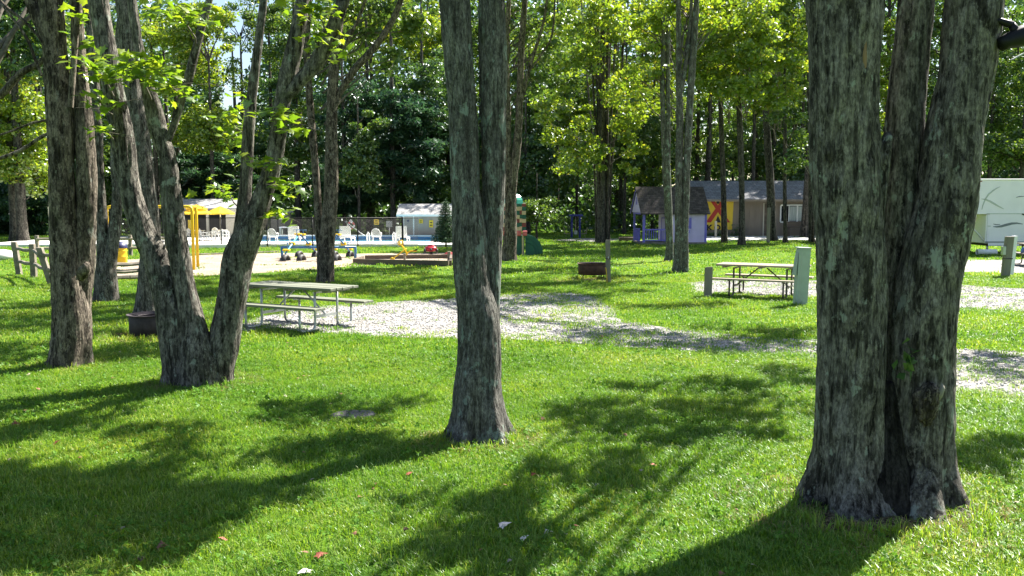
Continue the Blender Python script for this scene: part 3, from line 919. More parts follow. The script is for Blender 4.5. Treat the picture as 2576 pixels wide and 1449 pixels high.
# ---- T2: V-shaped maple, left foreground
t2, b2, tips2 = near_tree('maple_tree', (500, 968), 10.9, [
    dict(p=[(468, 976, 102), (464, 930, 102), (456, 880, 102), (448, 830, 98), (440, 780, 92), (417, 710, 76), (388, 640, 62), (358, 575, 55), (326, 473, 51), (306, 338, 53), (281, 203, 49), (258, 68, 45), (247, 0, 50), (235, -150, 40)], seg=56, step=.05),
    dict(p=[(500, 970, 84, -.05), (496, 900, 80, -.05), (486, 820, 64), (466, 730, 54), (450, 640, 52), (440, 575, 53), (428, 473, 48), (420, 395, 40), (400, 338, 42), (385, 270, 40), (366, 203, 27), (350, 130, 24), (332, 0, 22), (325, -120, 20)], d=-.12, seg=48, step=.06, ground=True),
    dict(p=[(540, 972, 80, -.02), (548, 920, 78), (560, 870, 80), (575, 800, 74), (590, 720, 70), (598, 660, 74), (614, 615, 74), (640, 555, 62), (664, 485, 47), (685, 420, 43), (700, 340, 39), (709, 270, 37), (722, 200, 41), (745, 100, 38), (762, 0, 32), (775, -120, 28)], d=-.02, seg=56, step=.05, ground=True),
    dict(p=[(606, 600, 40), (612, 540, 34), (619, 450, 30), (624, 350, 28), (636, 220, 24), (652, 90, 20), (663, 0, 18), (672, -120, 16)], d=.12, seg=24, ground=False),
    dict(p=[(716, 240, 36), (738, 222, 34), (762, 196, 36), (792, 165, 38), (826, 100, 36), (850, 40, 32), (864, 0, 30), (885, -90, 28)], d=-.03, seg=32, ground=False),
    dict(p=[(424, 350, 18), (438, 310, 19), (456, 250, 21), (474, 200, 21), (494, 120, 20), (514, 45, 18), (527, 0, 16), (545, -80, 14)], d=-.1, seg=16, ground=False, name='trunk'),
    dict(p=[(522, 960, 90), (522, 905, 80), (521, 870, 52), (519, 848, 20)], d=-.1, seg=32, ground=True, top=None),
], 'dark V-shaped maple with five leaning limbs at left foreground', M['bark'], rough=.012, flare=.4, flare_h=.16, top=8.0)

# ---- T1: leftmost trunk
t1, b1, tips1 = near_tree('maple_tree', (170, 922), 12.05, [
    dict(p=[(178, 928, 92), (180, 880, 92), (180, 800, 90), (172, 730, 80), (164, 640, 68), (157, 520, 62), (153, 340, 62), (141, 170, 56), (128, 0, 56), (115, -150, 50)], seg=56, step=.05),
    dict(p=[(192, 830, 60), (206, 720, 50), (214, 620, 46), (218, 470, 46), (212, 330, 44), (204, 200, 34), (194, 60, 28), (190, -120, 24)], d=.1, seg=40, step=.06, ground=False),
    dict(p=[(178, 270, 14), (184, 170, 15), (194, 50, 13), (199, -60, 11)], d=-.22, seg=12, ground=False, rough=.003),
    dict(p=[(132, 130, 30), (112, 80, 32), (90, 30, 32), (72, -20, 30), (50, -90, 28)], d=-.02, seg=24, ground=False),
    dict(p=[(128, 135, 14), (90, 165, 15), (50, 185, 16), (0, 240, 18), (-60, 260, 17)], d=.1, seg=10, ground=False, name='branch', top=None, rough=.004),
    dict(p=[(122, 130, 6), (95, 90, 7), (60, 52, 8), (20, 22, 8), (-20, -20, 7)], d=-.1, seg=8, ground=False, name='branch', top=None, rough=.003),
    dict(p=[(105, 190, 7), (88, 150, 8), (70, 100, 8), (38, 55, 7), (0, 5, 6)], d=-.3, seg=8, ground=False, name='branch', top=None, rough=.003),
    dict(p=[(132, 330, 8), (95, 350, 9), (50, 380, 9), (-20, 405, 8)], d=.2, seg=8, ground=False, name='branch', top=None, rough=.003),
    dict(p=[(130, 300, 6), (80, 310, 6), (30, 330, 5), (-20, 345, 4)], d=.3, seg=8, ground=False, name='branch', top=None, rough=.003),
], 'leftmost foreground maple with rough sunlit bark and bare side branches', M['bark_brown'], rough=.018, flare=.5, flare_h=.18, top=8.5)
mbx = MB(); P = [(At(204, 700, 11.9), .05), (At(210, 685, 11.82), .08), (At(216, 672, 11.78), .06), (At(220, 660, 11.8), .03)]
trunk_mesh(mbx, P, 20, .02, .014, 1.4); mbx.build('branch_scar', M['bark_brown'], t1, b1, True)

root_ridge(t1, b1, [
    [(150, 880, .10, .09), (135, 910, .05, .08), (112, 926, 0, .06), (85, 935, -.04, .035)],
    [(215, 885, .10, .08), (226, 910, .03, .06), (236, 922, -.04, .04)], [(185, 905, .06, .10), (180, 930, -.02, .07)]], bark=M['bark_brown'])
root_ridge(t2, b2, [
    [(438, 925, .10, .10), (428, 952, .03, .08), (412, 968, -.04, .045)],
    [(562, 935, .08, .09), (578, 952, .02, .06), (600, 962, -.04, .035)], [(490, 950, .06, .11), (480, 975, -.03, .07)]])
# ---- T5, T6 behind on the left
t5, b5, tips5 = near_tree('maple_tree', (268, 757), 20.0, [
    dict(p=[(268, 762, 58), (268, 735, 54), (267, 676, 48), (260, 610, 32), (251, 473, 24), (244, 300, 22), (232, 120, 20), (216, 0, 18)], seg=28, step=.12),
    dict(p=[(273, 680, 36), (284, 610, 30), (292, 540, 28), (295, 480, 26), (290, 400, 24), (296, 250, 22), (300, 100, 20)], seg=24, step=.12, ground=False)],
    'forked dark maple beside the yellow barrel and split-rail fence', M['bark'], rough=.012, flare=.35, flare_h=.25, top=10)
t6, b6, tips6 = near_tree('maple_tree', (372, 798), 17.4, [
    dict(p=[(370, 803, 62), (371, 770, 56), (374, 700, 50), (380, 600, 48), (366, 473, 47), (354, 338, 42), (334, 203, 40), (322, 68, 42), (312, 0, 42), (300, -120, 38)], seg=36, step=.08)],
    'dark straight maple behind the V-shaped tree and fire ring', M['bark'], rough=.014, flare=.5, flare_h=.25, top=9)
# ---- T7
t7, b7, tips7 = near_tree('maple_tree', (815, 708), 24.8, [
    dict(p=[(816, 712, 44), (818, 690, 43), (819, 642, 42), (826, 575, 38), (833, 473, 35), (834, 400, 33), (834, 304, 28), (838, 203, 26), (848, 100, 24), (856, 0, 20)], seg=28, step=.12),
    dict(p=[(812, 640, 26), (803, 575, 22), (797, 473, 18), (786, 338, 18), (778, 236, 18), (772, 100, 17), (776, 0, 15)], d=.2, seg=20, ground=False),
    dict(p=[(845, 262, 14), (860, 225, 15), (897, 169, 18), (943, 118, 17), (988, 51, 15), (1008, 0, 14), (1030, -70, 12)], seg=14, ground=False),
    dict(p=[(850, 150, 10), (880, 90, 9), (905, 40, 8), (925, -20, 7)], seg=10, ground=False, name='branch', top=None, rough=.003)],
    'tall reddish-grey maple behind the left picnic table with a branch arching right', M['bark_brown'], rough=.014, flare=.22, flare_h=.3, top=11)
# ---- T8
t8, b8, tips8 = near_tree('maple_tree', (1280, 654), 34.2, [
    dict(p=[(1281, 657, 38), (1282, 631, 36), (1285, 560, 30), (1286, 473, 27), (1300, 370, 22), (1307, 270, 17), (1311, 135, 16), (1320, 0, 13)], seg=24, step=.15),
    dict(p=[(1280, 500, 22), (1278, 380, 18), (1277, 270, 16), (1273, 135, 14), (1278, 40, 12), (1284, -60, 10)], seg=18, ground=False),
    dict(p=[(1308, 280, 8), (1322, 210, 8), (1345, 130, 8), (1366, 60, 7), (1376, 0, 6)], seg=10, ground=False, rough=.004),
    dict(p=[(1330, 180, 5), (1360, 140, 5), (1388, 90, 5), (1396, 0, 4)], seg=8, ground=False, rough=.003)],
    'forked maple with upright limbs in front of the green playset', M['bark_brown'], rough=.014, flare=.2, flare_h=.3, top=13)
# ---- T9: clump of thin stems
st9 = []
rr9 = random.Random(4)
for i, (xb, xt, w) in enumerate([(1508, 1503, 12), (1516, 1514, 14), (1524, 1530, 11), (1506, 1482, 7), (1528, 1552, 7), (1512, 1495, 8), (1520, 1540, 6), (1500, 1462, 5), (1532, 1580, 5), (1518, 1520, 6)]):
    st9.append(dict(p=[(xb, 611, w + 3), (xb, 590, w + 1), (xb + (xt - xb) * .05, 500, w), (xb + (xt - xb) * .2, 380, w * .9), (xb + (xt - xb) * .6, 200, w * .75), (xt, 0, w * .5)], d=rr9.uniform(-.3, .3), ground=True, seg=10, step=.3, rough=.008))
t9, b9, tips9 = near_tree('maple_tree', (1514, 611), 48.5, st9, 'clump of many thin upright stems standing left of the playhouse', M['bark_far'], flare=.1, top=14)
# ---- T10: pale cluster in front of playhouse
t10, b10, tips10 = near_tree('maple_tree', (1710, 684), 28.6, [
    dict(p=[(1705, 688, 30), (1707, 660, 26), (1708, 597, 22), (1708, 496, 19), (1709, 405, 19), (1710, 270, 17), (1707, 203, 15), (1708, 100, 13), (1707, 0, 11)], seg=24, step=.12),
    dict(p=[(1721, 687, 22), (1722, 640, 20), (1722, 597, 18), (1726, 496, 17), (1728, 405, 18), (1735, 270, 17), (1744, 135, 17), (1752, 0, 14)], seg=22, ground=True, d=-.06),
    dict(p=[(1711, 240, 12), (1722, 180, 11), (1732, 110, 10), (1738, 40, 8), (1742, -40, 7)], seg=12, ground=False)],
    'pale slender twin-trunked maple standing in front of the lavender playhouse', M['bark_pale'], rough=.01, flare=.25, flare_h=.25, top=13)
t10b, b10b, tips10b = near_tree('maple_tree', (1684, 656), 33.8, [
    dict(p=[(1684, 659, 26), (1684, 640, 21), (1684, 597, 19), (1680, 496, 20), (1676, 405, 20), (1681, 300, 11), (1680, 203, 10), (1681, 35, 10), (1682, -60, 8)], seg=20, step=.15),
    dict(p=[(1672, 400, 14), (1668, 300, 12), (1666, 203, 12), (1669, 100, 10), (1668, 28, 9)], seg=14, ground=False, top=None)],
    'pale slender maple just left of the twin trunks before the playhouse', M['bark_pale'], rough=.01, flare=.2, flare_h=.25, top=13)
# ---- trunks in front of the long building
def bld_tree(px, base, label, bark='bark_far', D=None, top=14):
    Dd = D or G(px[0][0], base).y
    return near_tree('tall_tree', (px[0][0], base), Dd, [dict(p=px, seg=16, step=.25, rough=.012)], label, M[bark], flare=.25, flare_h=.3, top=top)
ta = bld_tree([(1823, 613, 18), (1822, 595, 16), (1820, 473, 13), (1815, 338, 12), (1812, 240, 11), (1808, 100, 10), (1808, 0, 9)], 611, 'first slim trunk before the yellow wall sign')
tb = bld_tree([(1866, 618, 22), (1866, 600, 17), (1866, 473, 14), (1862, 338, 15), (1858, 240, 12), (1856, 180, 9), (1853, 0, 8)], 616, 'straight bluish trunk at the right edge of the yellow wall sign')
td = bld_tree([(1944, 608, 26), (1942, 590, 22), (1938, 473, 20), (1930, 338, 17), (1924, 240, 15), (1920, 100, 12), (1916, 0, 11)], 606, 'dark thick trunk between the door and the wide window')
te = bld_tree([(1975, 613, 14), (1976, 595, 10), (1974, 473, 9), (1975, 338, 9), (1974, 220, 7), (1973, 60, 6)], 611, 'thinnest pale trunk in front of the wide window')
tf = bld_tree([(2042, 612, 18), (2041, 590, 14), (2040, 473, 12), (2037, 300, 11), (2034, 100, 10), (2032, 0, 9)], 610, 'dark trunk at the window end nearly hidden by the big maple')

# ---- crowns of the near trees: mostly above the picture, they throw the dappled shade
def crowns():
    S = {}
    def add(k, *a, **kw):
        S.setdefault(k, []).append(shade_points(*a, **kw))
    add('t3', 180, 1320, 330, 120, 34, 0)
    add('t3', 420, 1240, 380, 60, 12, 0)
    add('t3', 60, 1230, 260, 60, 16, 0)
    add('t3', 700, 1130, 330, 34, 10, 0)
    add('t3', 850, 1035, 260, 26, 8, 0)
    add('t3', 1180, 1330, 230, 90, 10, 0)
    add('t2', 300, 1080, 260, 26, 6, 0)
    add('t4', 1720, 1050, 330, 90, 34, 0)
    add('t4', 1900, 960, 160, 40, 8, 0)
    add('t4', 1500, 1190, 160, 50, 8, 0)
    add('t4', 2500, 930, 100, 40, 9, 0)
    add('t4', 2500, 1130, 120, 60, 8, 0)
    add('t6', 180, 850, 360, 75, 70, 0)
    add('t6', 600, 800, 120, 40, 8, 0)
    add('t5', 150, 775, 330, 40, 36, 0)
    add('t6', 560, 760, 90, 30, 6, 0)
    add('t8', 880, 712, 310, 32, 60, 0)
    add('t8', 640, 715, 220, 26, 30, 0)
    add('t7', 700, 745, 160, 20, 6, 0)
    add('t10', 1430, 715, 210, 45, 56, 0)
    add('t10', 1300, 770, 170, 14, 10, 0)
    add('t10', 1640, 768, 160, 16, 7, 0)
    add('t10', 1740, 855, 330, 30, 30, 0)
    add('t10', 1420, 660, 180, 22, 36, 0)
    add('ta', 1450, 622, 170, 12, 16, 0)
    add('tb', 1650, 630, 150, 12, 16, 0)
    add('td', 1850, 628, 150, 10, 14, 0)
    add('te', 1980, 634, 80, 8, 6, 0)
    return {k: np.concatenate(v) for k, v in S.items()}
CR = crowns()
per, rad, sz = 62, .42, .15
nearspr = {
 't2': [(345, 165, 95, 45, 10.2, 110), (262, 175, 60, 40, 10.4, 50), (465, 35, 110, 35, 10.0, 70), (245, 250, 40, 26, 10.4, 20), (430, 215, 45, 40, 10.3, 36), (262, 320, 22, 40, 10.6, 16),
        (690, 283, 50, 26, 10.6, 30), (735, 310, 36, 40, 10.5, 26), (668, 410, 48, 16, 10.5, 22), (720, 465, 34, 34, 10.6, 22), (700, 540, 40, 36, 10.7, 18), (590, 320, 60, 110, 11.3, 70), (560, 480, 60, 50, 11.3, 30), (820, 110, 60, 50, 10.8, 40), (790, 30, 90, 30, 10.6, 40)],
}
ex2 = np.concatenate([spray(q[0], q[1], q[2], q[3] * .8, q[4], int(q[5] * 1.25)) for q in nearspr['t2']])
give_crown(t2, b2, tips2, CR['t2'], per, rad, sz, M['leaf_green'], extra=(ex2, .115), hubs=[At(q[0], q[1], q[4]) for q in nearspr['t2']])
give_crown(t3, b3, tips3, CR['t3'], per + 20, rad, sz, M['leaf_green'])
give_crown(t4, b4, tips4, CR['t4'], per, rad, sz, M['leaf_green'])
give_crown(t5, b5, tips5, CR['t5'], per, rad + .1, .17, M['leaf_green'])
give_crown(t6, b6, tips6, CR['t6'], per, rad + .1, .17, M['leaf_green'])
give_crown(t7, b7, tips7, CR['t7'], per, rad + .2, .18, M['leaf_green'])
give_crown(t8, b8, tips8, CR['t8'], per + 25, rad + .3, .19, M['leaf_yellow'])
give_crown(t10, b10, tips10, CR['t10'], per + 10, rad + .2, .18, M['leaf_yellow'])
ex1 = np.concatenate([spray(*q) for q in [(205, 30, 50, 24, 11.7, 16), (225, 100, 30, 20, 11.8, 8)]])
c1 = np.array([np.array(At(x, y, 13.0)) for x, y in [(-20, -60), (60, -80), (120, -120), (200, -90), (280, -150)]])
give_crown(t1, b1, tips1, c1, 50, .5, .15, M['leaf_green'], extra=(ex1, .15))

# ---- forest crowns in view
def crown_ell(base, D, cx, cy, rx, ry, n, flat=.9):
    """clump centres filling an ellipse of the photo at distance D with real depth"""
    k = D / FP
    c = np.array(At(cx, cy, D))
    d = rng.normal(size=(n, 3)); d /= np.linalg.norm(d, axis=1)[:, None]
    d *= rng.uniform(.1, 1, (n, 1)) ** .45
    R3 = np.array([rx * k, rx * k * .8, ry * k])
    return c[None] + d * R3
def forest_tree(name, x, D, w, top, label, kind, blobs, seed, group, lean=0.0, per=150, rad=.85, size=.225, bark='bark_far'):
    b = Vector(((x - PW / 2) / FP * D, D, 0))
    root = empty(name, b, 0, label, 'tree', group)
    r = w * .5 * D / FP
    P = [(Vector((b.x, D, -.05)), r * 1.25), (Vector((b.x, D, .6)), r), (Vector((b.x + lean * .4, D, top * .4)), r * .8), (Vector((b.x + lean, D, top)), r * .3)]
    mbt = MB(); trunk_mesh(mbt, P, 10, .5, .01, seed, flare=.2, flare_h=.3)
    cs = []
    for (cx, cy, rx, ry, n) in blobs:
        cs.append(crown_ell(b, D, cx, cy, rx, ry, n))
    cs = np.concatenate(cs)
    for q in rng.permutation(len(cs))[:14]:
        c = cs[q]
        z = max(1.0, min(top - .5, c[2] - rng.uniform(.3, 1.6)))
        limb(mbt, (b.x + lean * z / top, D, z), c, .05, .015, .1, 5, int(q))
    mbt.build('trunk', M[bark], root, b, True)
    if kind == 'needle':
        pts = clump_points(cs, per, rad, .38)
        V, F = leaves(pts, size * 1.5, (np.array([[-.5, -.16, 0], [.5, -.05, -.18], [.5, .05, -.18], [-.5, .16, 0]]), np.array([[0, 1, 2], [0, 2, 3]])), .8, .5)
        mat = M['needle']
    else:
        pts = clump_points(cs, per, rad, .5)
        V, F = leaves(pts, size, DIAMOND, .6, .8)
        mat = M[kind]
    np_mesh('crown', V - np.array(b), F, mat, root)
    return root
FT = 'forest trees behind the playground'
LBL = {'leaf_yellow': 'yellow-green backlit maple in the forest behind', 'leaf_green': 'mid green leafy tree in the forest behind', 'leaf_deep': 'deep green shaded tree in the forest behind', 'needle': 'dark blue-green conifer in the forest behind'}
k = 0
def ft(x, D, w, top, kind, blobs, lb=None, **kw):
    global k
    k += 1
    nm = 'conifer_tree' if kind == 'needle' else 'forest_tree'
    return forest_tree(nm, x, D, w, top, lb or LBL[kind], kind, blobs, k * 1.7, FT, **kw)
# left edge
ft(40, 50, 24, 13, 'leaf_yellow', [(40, 340, 110, 120, 60), (90, 430, 70, 50, 16), (-60, 200, 120, 110, 36)], lb='yellow-green maple at the left edge, low crown beside leftmost trunk')
ft(-60, 54, 26, 14, 'leaf_yellow', [(-60, 250, 150, 170, 70), (60, 120, 110, 90, 34)], lb='tall yellow-green maple cut by the left picture edge')
ft(58, 49, 26, 13, 'leaf_deep', [(80, 90, 120, 90, 40), (20, 30, 100, 60, 30)], lb='deep green tree with thick trunk above the left rail fence')
ft(110, 60, 14, 15, 'needle', [(20, 520, 130, 70, 44), (130, 480, 90, 110, 44)], lb='dark conifer just behind the leftmost maple trunk')
ft(-40, 62, 18, 15, 'needle', [(-40, 460, 140, 120, 60), (0, 540, 120, 50, 30)], lb='dark conifer filling the lower left corner of the forest')
ft(190, 64, 16, 15, 'leaf_green', [(200, 200, 110, 200, 70), (230, 420, 80, 110, 34)], lb='mid green tree between the leftmost maple and the V-shaped maple')
ft(290, 66, 16, 16, 'leaf_deep', [(290, 430, 100, 130, 60), (300, 200, 80, 160, 40)], lb='deep green tree seen between the limbs of the V-shaped maple')
ft(400, 62, 14, 15, 'leaf_yellow', [(440, 130, 130, 120, 66), (500, 330, 100, 60, 46)], lb='yellow-green maple above the yellow swing frame')
ft(455, 66, 14, 15, 'needle', [(470, 440, 100, 90, 60), (560, 460, 90, 70, 44)], lb='dark conifer behind the pool house roof')
ft(540, 60, 12, 12, 'leaf_yellow', [(545, 330, 70, 50, 26), (500, 60, 90, 60, 22)], lb='small yellow-green maple between the left limbs below the sky gap')
ft(560, 70, 14, 14, 'leaf_deep', [(580, 420, 100, 90, 60), (520, 240, 50, 80, 14)], lb='deep green tree above the yellow umbrellas')
ft(620, 74, 12, 16, 'leaf_green', [(640, 60, 110, 70, 30), (620, 420, 80, 70, 30), (590, 200, 60, 60, 8)], lb='thin mid green tree beneath the blue sky gap')
ft(690, 72, 14, 16, 'leaf_deep', [(700, 420, 90, 110, 60), (690, 250, 60, 80, 16)], lb='deep green tree right of the sky gap')
ft(752, 64, 16, 17, 'leaf_green', [(760, 100, 110, 100, 50), (740, 330, 70, 110, 34)], lb='mid green tree directly behind the right limb of the V-shaped maple')
ft(762, 76, 12, 17, 'needle', [(760, 470, 90, 80, 50)], lb='low dark conifer behind the block hut')
# centre: dark conifers
ft(868, 62, 9, 18, 'needle', [(880, 330, 90, 150, 60), (880, 480, 80, 60, 34)], lb='dark conifer immediately right of the tall maple behind the left table')
ft(930, 66, 14, 18, 'leaf_deep', [(960, 300, 110, 130, 70), (940, 470, 90, 70, 40)], lb='deep green leafy tree above the life ring')
ft(990, 61, 15, 17, 'needle', [(1020, 380, 110, 150, 90)], lb='dark broad conifer above the yellow fence notice')
ft(1065, 64, 13, 17, 'leaf_deep', [(1090, 300, 90, 170, 80), (1070, 480, 70, 60, 30)], lb='tall deep green leafy tree above the beige shed')
ft(1130, 68, 13, 17, 'needle', [(1150, 400, 100, 150, 70)], lb='dark conifer touching the centre maple on its left')
ft(905, 58, 8, 9, 'leaf_green', [(905, 420, 45, 80, 30), (925, 330, 40, 50, 10)], rad=.6, lb='small mid green sapling above the life ring')
ft(940, 70, 12, 18, 'leaf_yellow', [(960, 60, 140, 70, 54), (1080, 90, 90, 80, 34)], lb='yellow-green maple crown at the top above the dark conifers')
ft(1080, 76, 12, 19, 'leaf_green', [(1130, 100, 130, 110, 60), (850, 110, 90, 90, 24)], lb='tall mid green tree at the top left of the centre maple')
ft(1210, 72, 12, 18, 'leaf_green', [(1220, 130, 90, 150, 60), (1230, 380, 80, 130, 50)], lb='mid green tree seen behind the centre maple stems')
# right: bright maples
ft(1330, 62, 9, 15, 'leaf_green', [(1360, 220, 110, 130, 76), (1340, 430, 90, 110, 56)], lb='mid green tree just right of the forked maple and playset')
ft(1322, 60, 8, 12, 'leaf_deep', [(1330, 420, 70, 90, 40)], lb='deep green low tree behind the green playset')
ft(1350, 54, 5, 4, 'leaf_green', [(1350, 530, 66, 34, 34)], rad=.5, size=.16, lb='low bright bush-like tree right of the playset')
ft(1400, 70, 12, 18, 'leaf_yellow', [(1410, 110, 130, 120, 66)], lb='tall yellow-green maple between playset and the thin-stemmed clump')
ft(1450, 66, 8, 15, 'leaf_yellow', [(1460, 300, 100, 120, 56), (1450, 130, 90, 100, 34)], lb='yellow-green maple behind the blue swing')
ft(1440, 76, 11, 15, 'leaf_deep', [(1430, 480, 110, 70, 56)], lb='deep green tree in the shade behind the blue swing')
ft(1560, 68, 11, 17, 'leaf_yellow', [(1590, 150, 140, 150, 90)], lb='tall yellow-green maple right above the thin-stemmed clump')
ft(1570, 62, 9, 14, 'leaf_green', [(1580, 350, 110, 110, 70)], lb='mid green maple behind the left gable of the playhouse')
ft(1550, 78, 10, 16, 'leaf_deep', [(1560, 500, 100, 60, 40)], lb='deep green shaded tree left of the playhouse porch')
ft(1610, 72, 12, 16, 'leaf_yellow', [(1620, 430, 70, 50, 34), (1660, 300, 90, 90, 40)], lb='yellow-green maple directly above the playhouse ridge')
ft(1640, 66, 8, 16, 'leaf_green', [(1640, 370, 90, 100, 50)], lb='mid green slim tree above the playhouse ridge')
ft(1750, 69, 12, 18, 'leaf_green', [(1770, 330, 120, 130, 76)], lb='mid green maple behind the twin pale trunks')
ft(1780, 64, 10, 17, 'leaf_yellow', [(1790, 120, 130, 120, 90)], lb='yellow-green maple above the yellow wall sign')
ft(1890, 66, 11, 18, 'leaf_yellow', [(1900, 110, 120, 120, 96), (1930, 240, 80, 50, 30)], lb="brightest yellow-green maple above the long building's middle")
ft(1896, 72, 11, 18, 'leaf_green', [(1880, 380, 110, 100, 66)], lb="mid green tree above the long building's middle")
ft(1990, 74, 12, 18, 'leaf_green', [(2000, 340, 100, 140, 60), (2060, 150, 110, 130, 60)], lb='mid green tree above the wide window')
ft(2010, 70, 10, 17, 'leaf_deep', [(2000, 430, 80, 60, 34)], lb='deep green tree low behind the wide window')
ft(2130, 76, 11, 18, 'leaf_deep', [(2150, 300, 150, 200, 60)], lb='deep green tree hidden mostly by the big right maple')
ft(2240, 66, 9, 15, 'leaf_yellow', [(2240, 200, 60, 220, 40)], lb="yellow-green tree seen in the gap between the right maple's left stems")
ft(2345, 66, 9, 15, 'leaf_green', [(2340, 120, 70, 150, 40)], lb="mid green tree seen in the gap between the right maple's right stems")
ft(2480, 64, 12, 15, 'leaf_green', [(2520, 130, 110, 150, 76), (2560, 300, 90, 80, 40)], lb='mid green tree behind the black lamp at top right')
ft(2560, 60, 12, 13, 'leaf_green', [(2540, 370, 100, 40, 44)], lb='mid green low tree just above the camper roof')
ft(2620, 70, 12, 17, 'leaf_deep', [(2560, 260, 130, 200, 90), (2540, 440, 110, 40, 30)], lb='deep green tree at the right edge above the camper')
# leafy branches of the middle-distance trees that hang into the picture
def leafy(tree, b, tips, D, blobs, mat, per=90, rad=.6, size=.2):
    cs = np.concatenate([crown_ell(b, D, *q) for q in blobs])
    mbl = MB()
    src = np.array([tuple(t) for t in tips])
    for q in rng.permutation(len(cs))[:18]:
        c = cs[q]
        a = np.array([b.x + rng.normal() * .1, b.y, max(2.5, c[2] - rng.uniform(.4, 1.8))])
        limb(mbl, a, c, .035, .008, .1, 5, int(q))
    mbl.build('branches', M['twig'], tree, b, True)['kind'] = 'stuff'
    V, F = leaves(clump_points(cs, per, rad, .5), size, DIAMOND, .6, .8)
    np_mesh('crown', V - np.array(b), F, mat, tree)
leafy(ta[0], ta[1], ta[2], 46, [(1790, 60, 110, 90, 40), (1800, 200, 80, 70, 22), (1760, 150, 60, 70, 16)], M['leaf_yellow'])
leafy(tb[0], tb[1], tb[2], 44, [(1880, 90, 100, 100, 46), (1870, 220, 80, 40, 16)], M['leaf_yellow'])
leafy(td[0], td[1], td[2], 46, [(1960, 120, 80, 110, 44), (1945, 240, 60, 40, 14)], M['leaf_yellow'])
leafy(te[0], te[1], te[2], 47, [(1990, 30, 70, 60, 20), (1985, 290, 50, 30, 6)], M['leaf_green'])
leafy(tf[0], tf[1], tf[2], 48, [(2040, 120, 60, 120, 26), (2010, 380, 40, 60, 8)], M['leaf_green'])
leafy(t9, b9, tips9, 47, [(1440, 120, 90, 100, 26), (1540, 60, 90, 70, 26), (1420, 300, 80, 90, 24), (1580, 250, 80, 90, 24), (1470, 400, 80, 60, 16), (1590, 380, 60, 50, 10)], M['leaf_yellow'])
leafy(t10b, b10b, tips10b, 34, [(1640, 60, 60, 60, 16), (1620, 200, 50, 60, 8)], M['leaf_yellow'], per=70, rad=.45, size=.17)
leafy(t10, b10, tips10, 29.5, [(1720, 20, 60, 30, 8), (1790, 40, 60, 40, 10), (1660, 10, 60, 30, 6)], M['leaf_yellow'], per=60, rad=.45, size=.16)
leafy(t8, b8, tips8, 35, [(1330, 40, 70, 60, 14), (1400, 80, 60, 60, 10), (1250, 20, 30, 30, 4), (1370, 200, 40, 50, 5)], M['leaf_green'], per=70, rad=.5, size=.18)
leafy(t7, b7, tips7, 26, [(930, 60, 90, 60, 14), (1040, 40, 70, 50, 10), (980, 150, 60, 40, 5), (850, 60, 50, 50, 6)], M['leaf_green'], per=60, rad=.45, size=.16)
# trees added so their crowns, above the picture, keep the buildings in shade
def shade_tree(name, targets, label, per=80, rad=.9, size=.3, trunk=True):
    cs = []
    for (x0, x1, y0, y1, z0, z1, n) in targets:
        for i in range(n):
            g = np.array([rng.uniform(x0, x1), rng.uniform(y0, y1), rng.uniform(z0, z1)])
            t = (2.25 + .24 * g[1] - g[2]) / (SUNN[2] - .24 * SUNN[1]) + .6
            cs.append(g + SUNN * (t + rng.uniform(0, 3.5)))
    cs = np.array(cs)
    m = cs.mean(0)
    b = Vector((m[0], m[1], 0))
    if 57 < b.y < 67.5 and b.x > 11:      # keep clear of the long building
        b.y = 68.0
    root = empty(name, b, 0, label, 'tree', FT)
    mbt = MB(); top = m[2]
    P = [(Vector((b.x, b.y, -.05)), .3), (Vector((b.x, b.y, .8)), .24), (Vector((b.x + .2, b.y, top * .5)), .19), (Vector((b.x, b.y, top)), .08)]
    trunk_mesh(mbt, P, 10, .6, .01, b.x, flare=.2, flare_h=.3)
    for q in rng.permutation(len(cs))[:16]:
        c = cs[q]
        limb(mbt, (b.x, b.y, max(3, min(top, c[2] - rng.uniform(.5, 3)))), c, .07, .015, .1, 5, int(q))
    mbt.build('trunk', M['bark_far'], root, b, True)
    V, F = leaves(clump_points(cs, per, rad, .5), size, DIAMOND, .6, .8)
    np_mesh('crown', V - np.array(b), F, M['leaf_green'], root)
shade_tree('forest_tree', [(14.5, 21, 58, 62, 2.3, 4.2, 44), (16, 21, 58.6, 59.2, 0, 2.3, 16)], 'added tree behind the long building shading its roof, crown above the picture')
shade_tree('forest_tree', [(21, 28, 58, 62, 2.3, 4.2, 30), (10.5, 15, 58, 62, 2.6, 4.2, 14)], 'added tree far right behind the long building shading its roof ends')
shade_tree('forest_tree', [(6.5, 11, 46.0, 49.0, .2, 3.0, 46), (3, 12, 42.5, 46.5, 0, .1, 34)], 'added tree behind the wide window shading the playhouse, crown above the picture')
shade_tree('forest_tree', [(12, 18, 46, 53, 0, .1, 34), (9, 16, 40.5, 44, 0, .1, 10)], 'added tree hidden behind the big right maple shading the far lawn')
shade_tree('forest_tree', [(-1, 7, 47, 58, 0, .1, 46), (1, 6, 36, 41, 0, .1, 18)], 'added tree behind the playhouse ridge shading the lawn left of it, crown above picture')
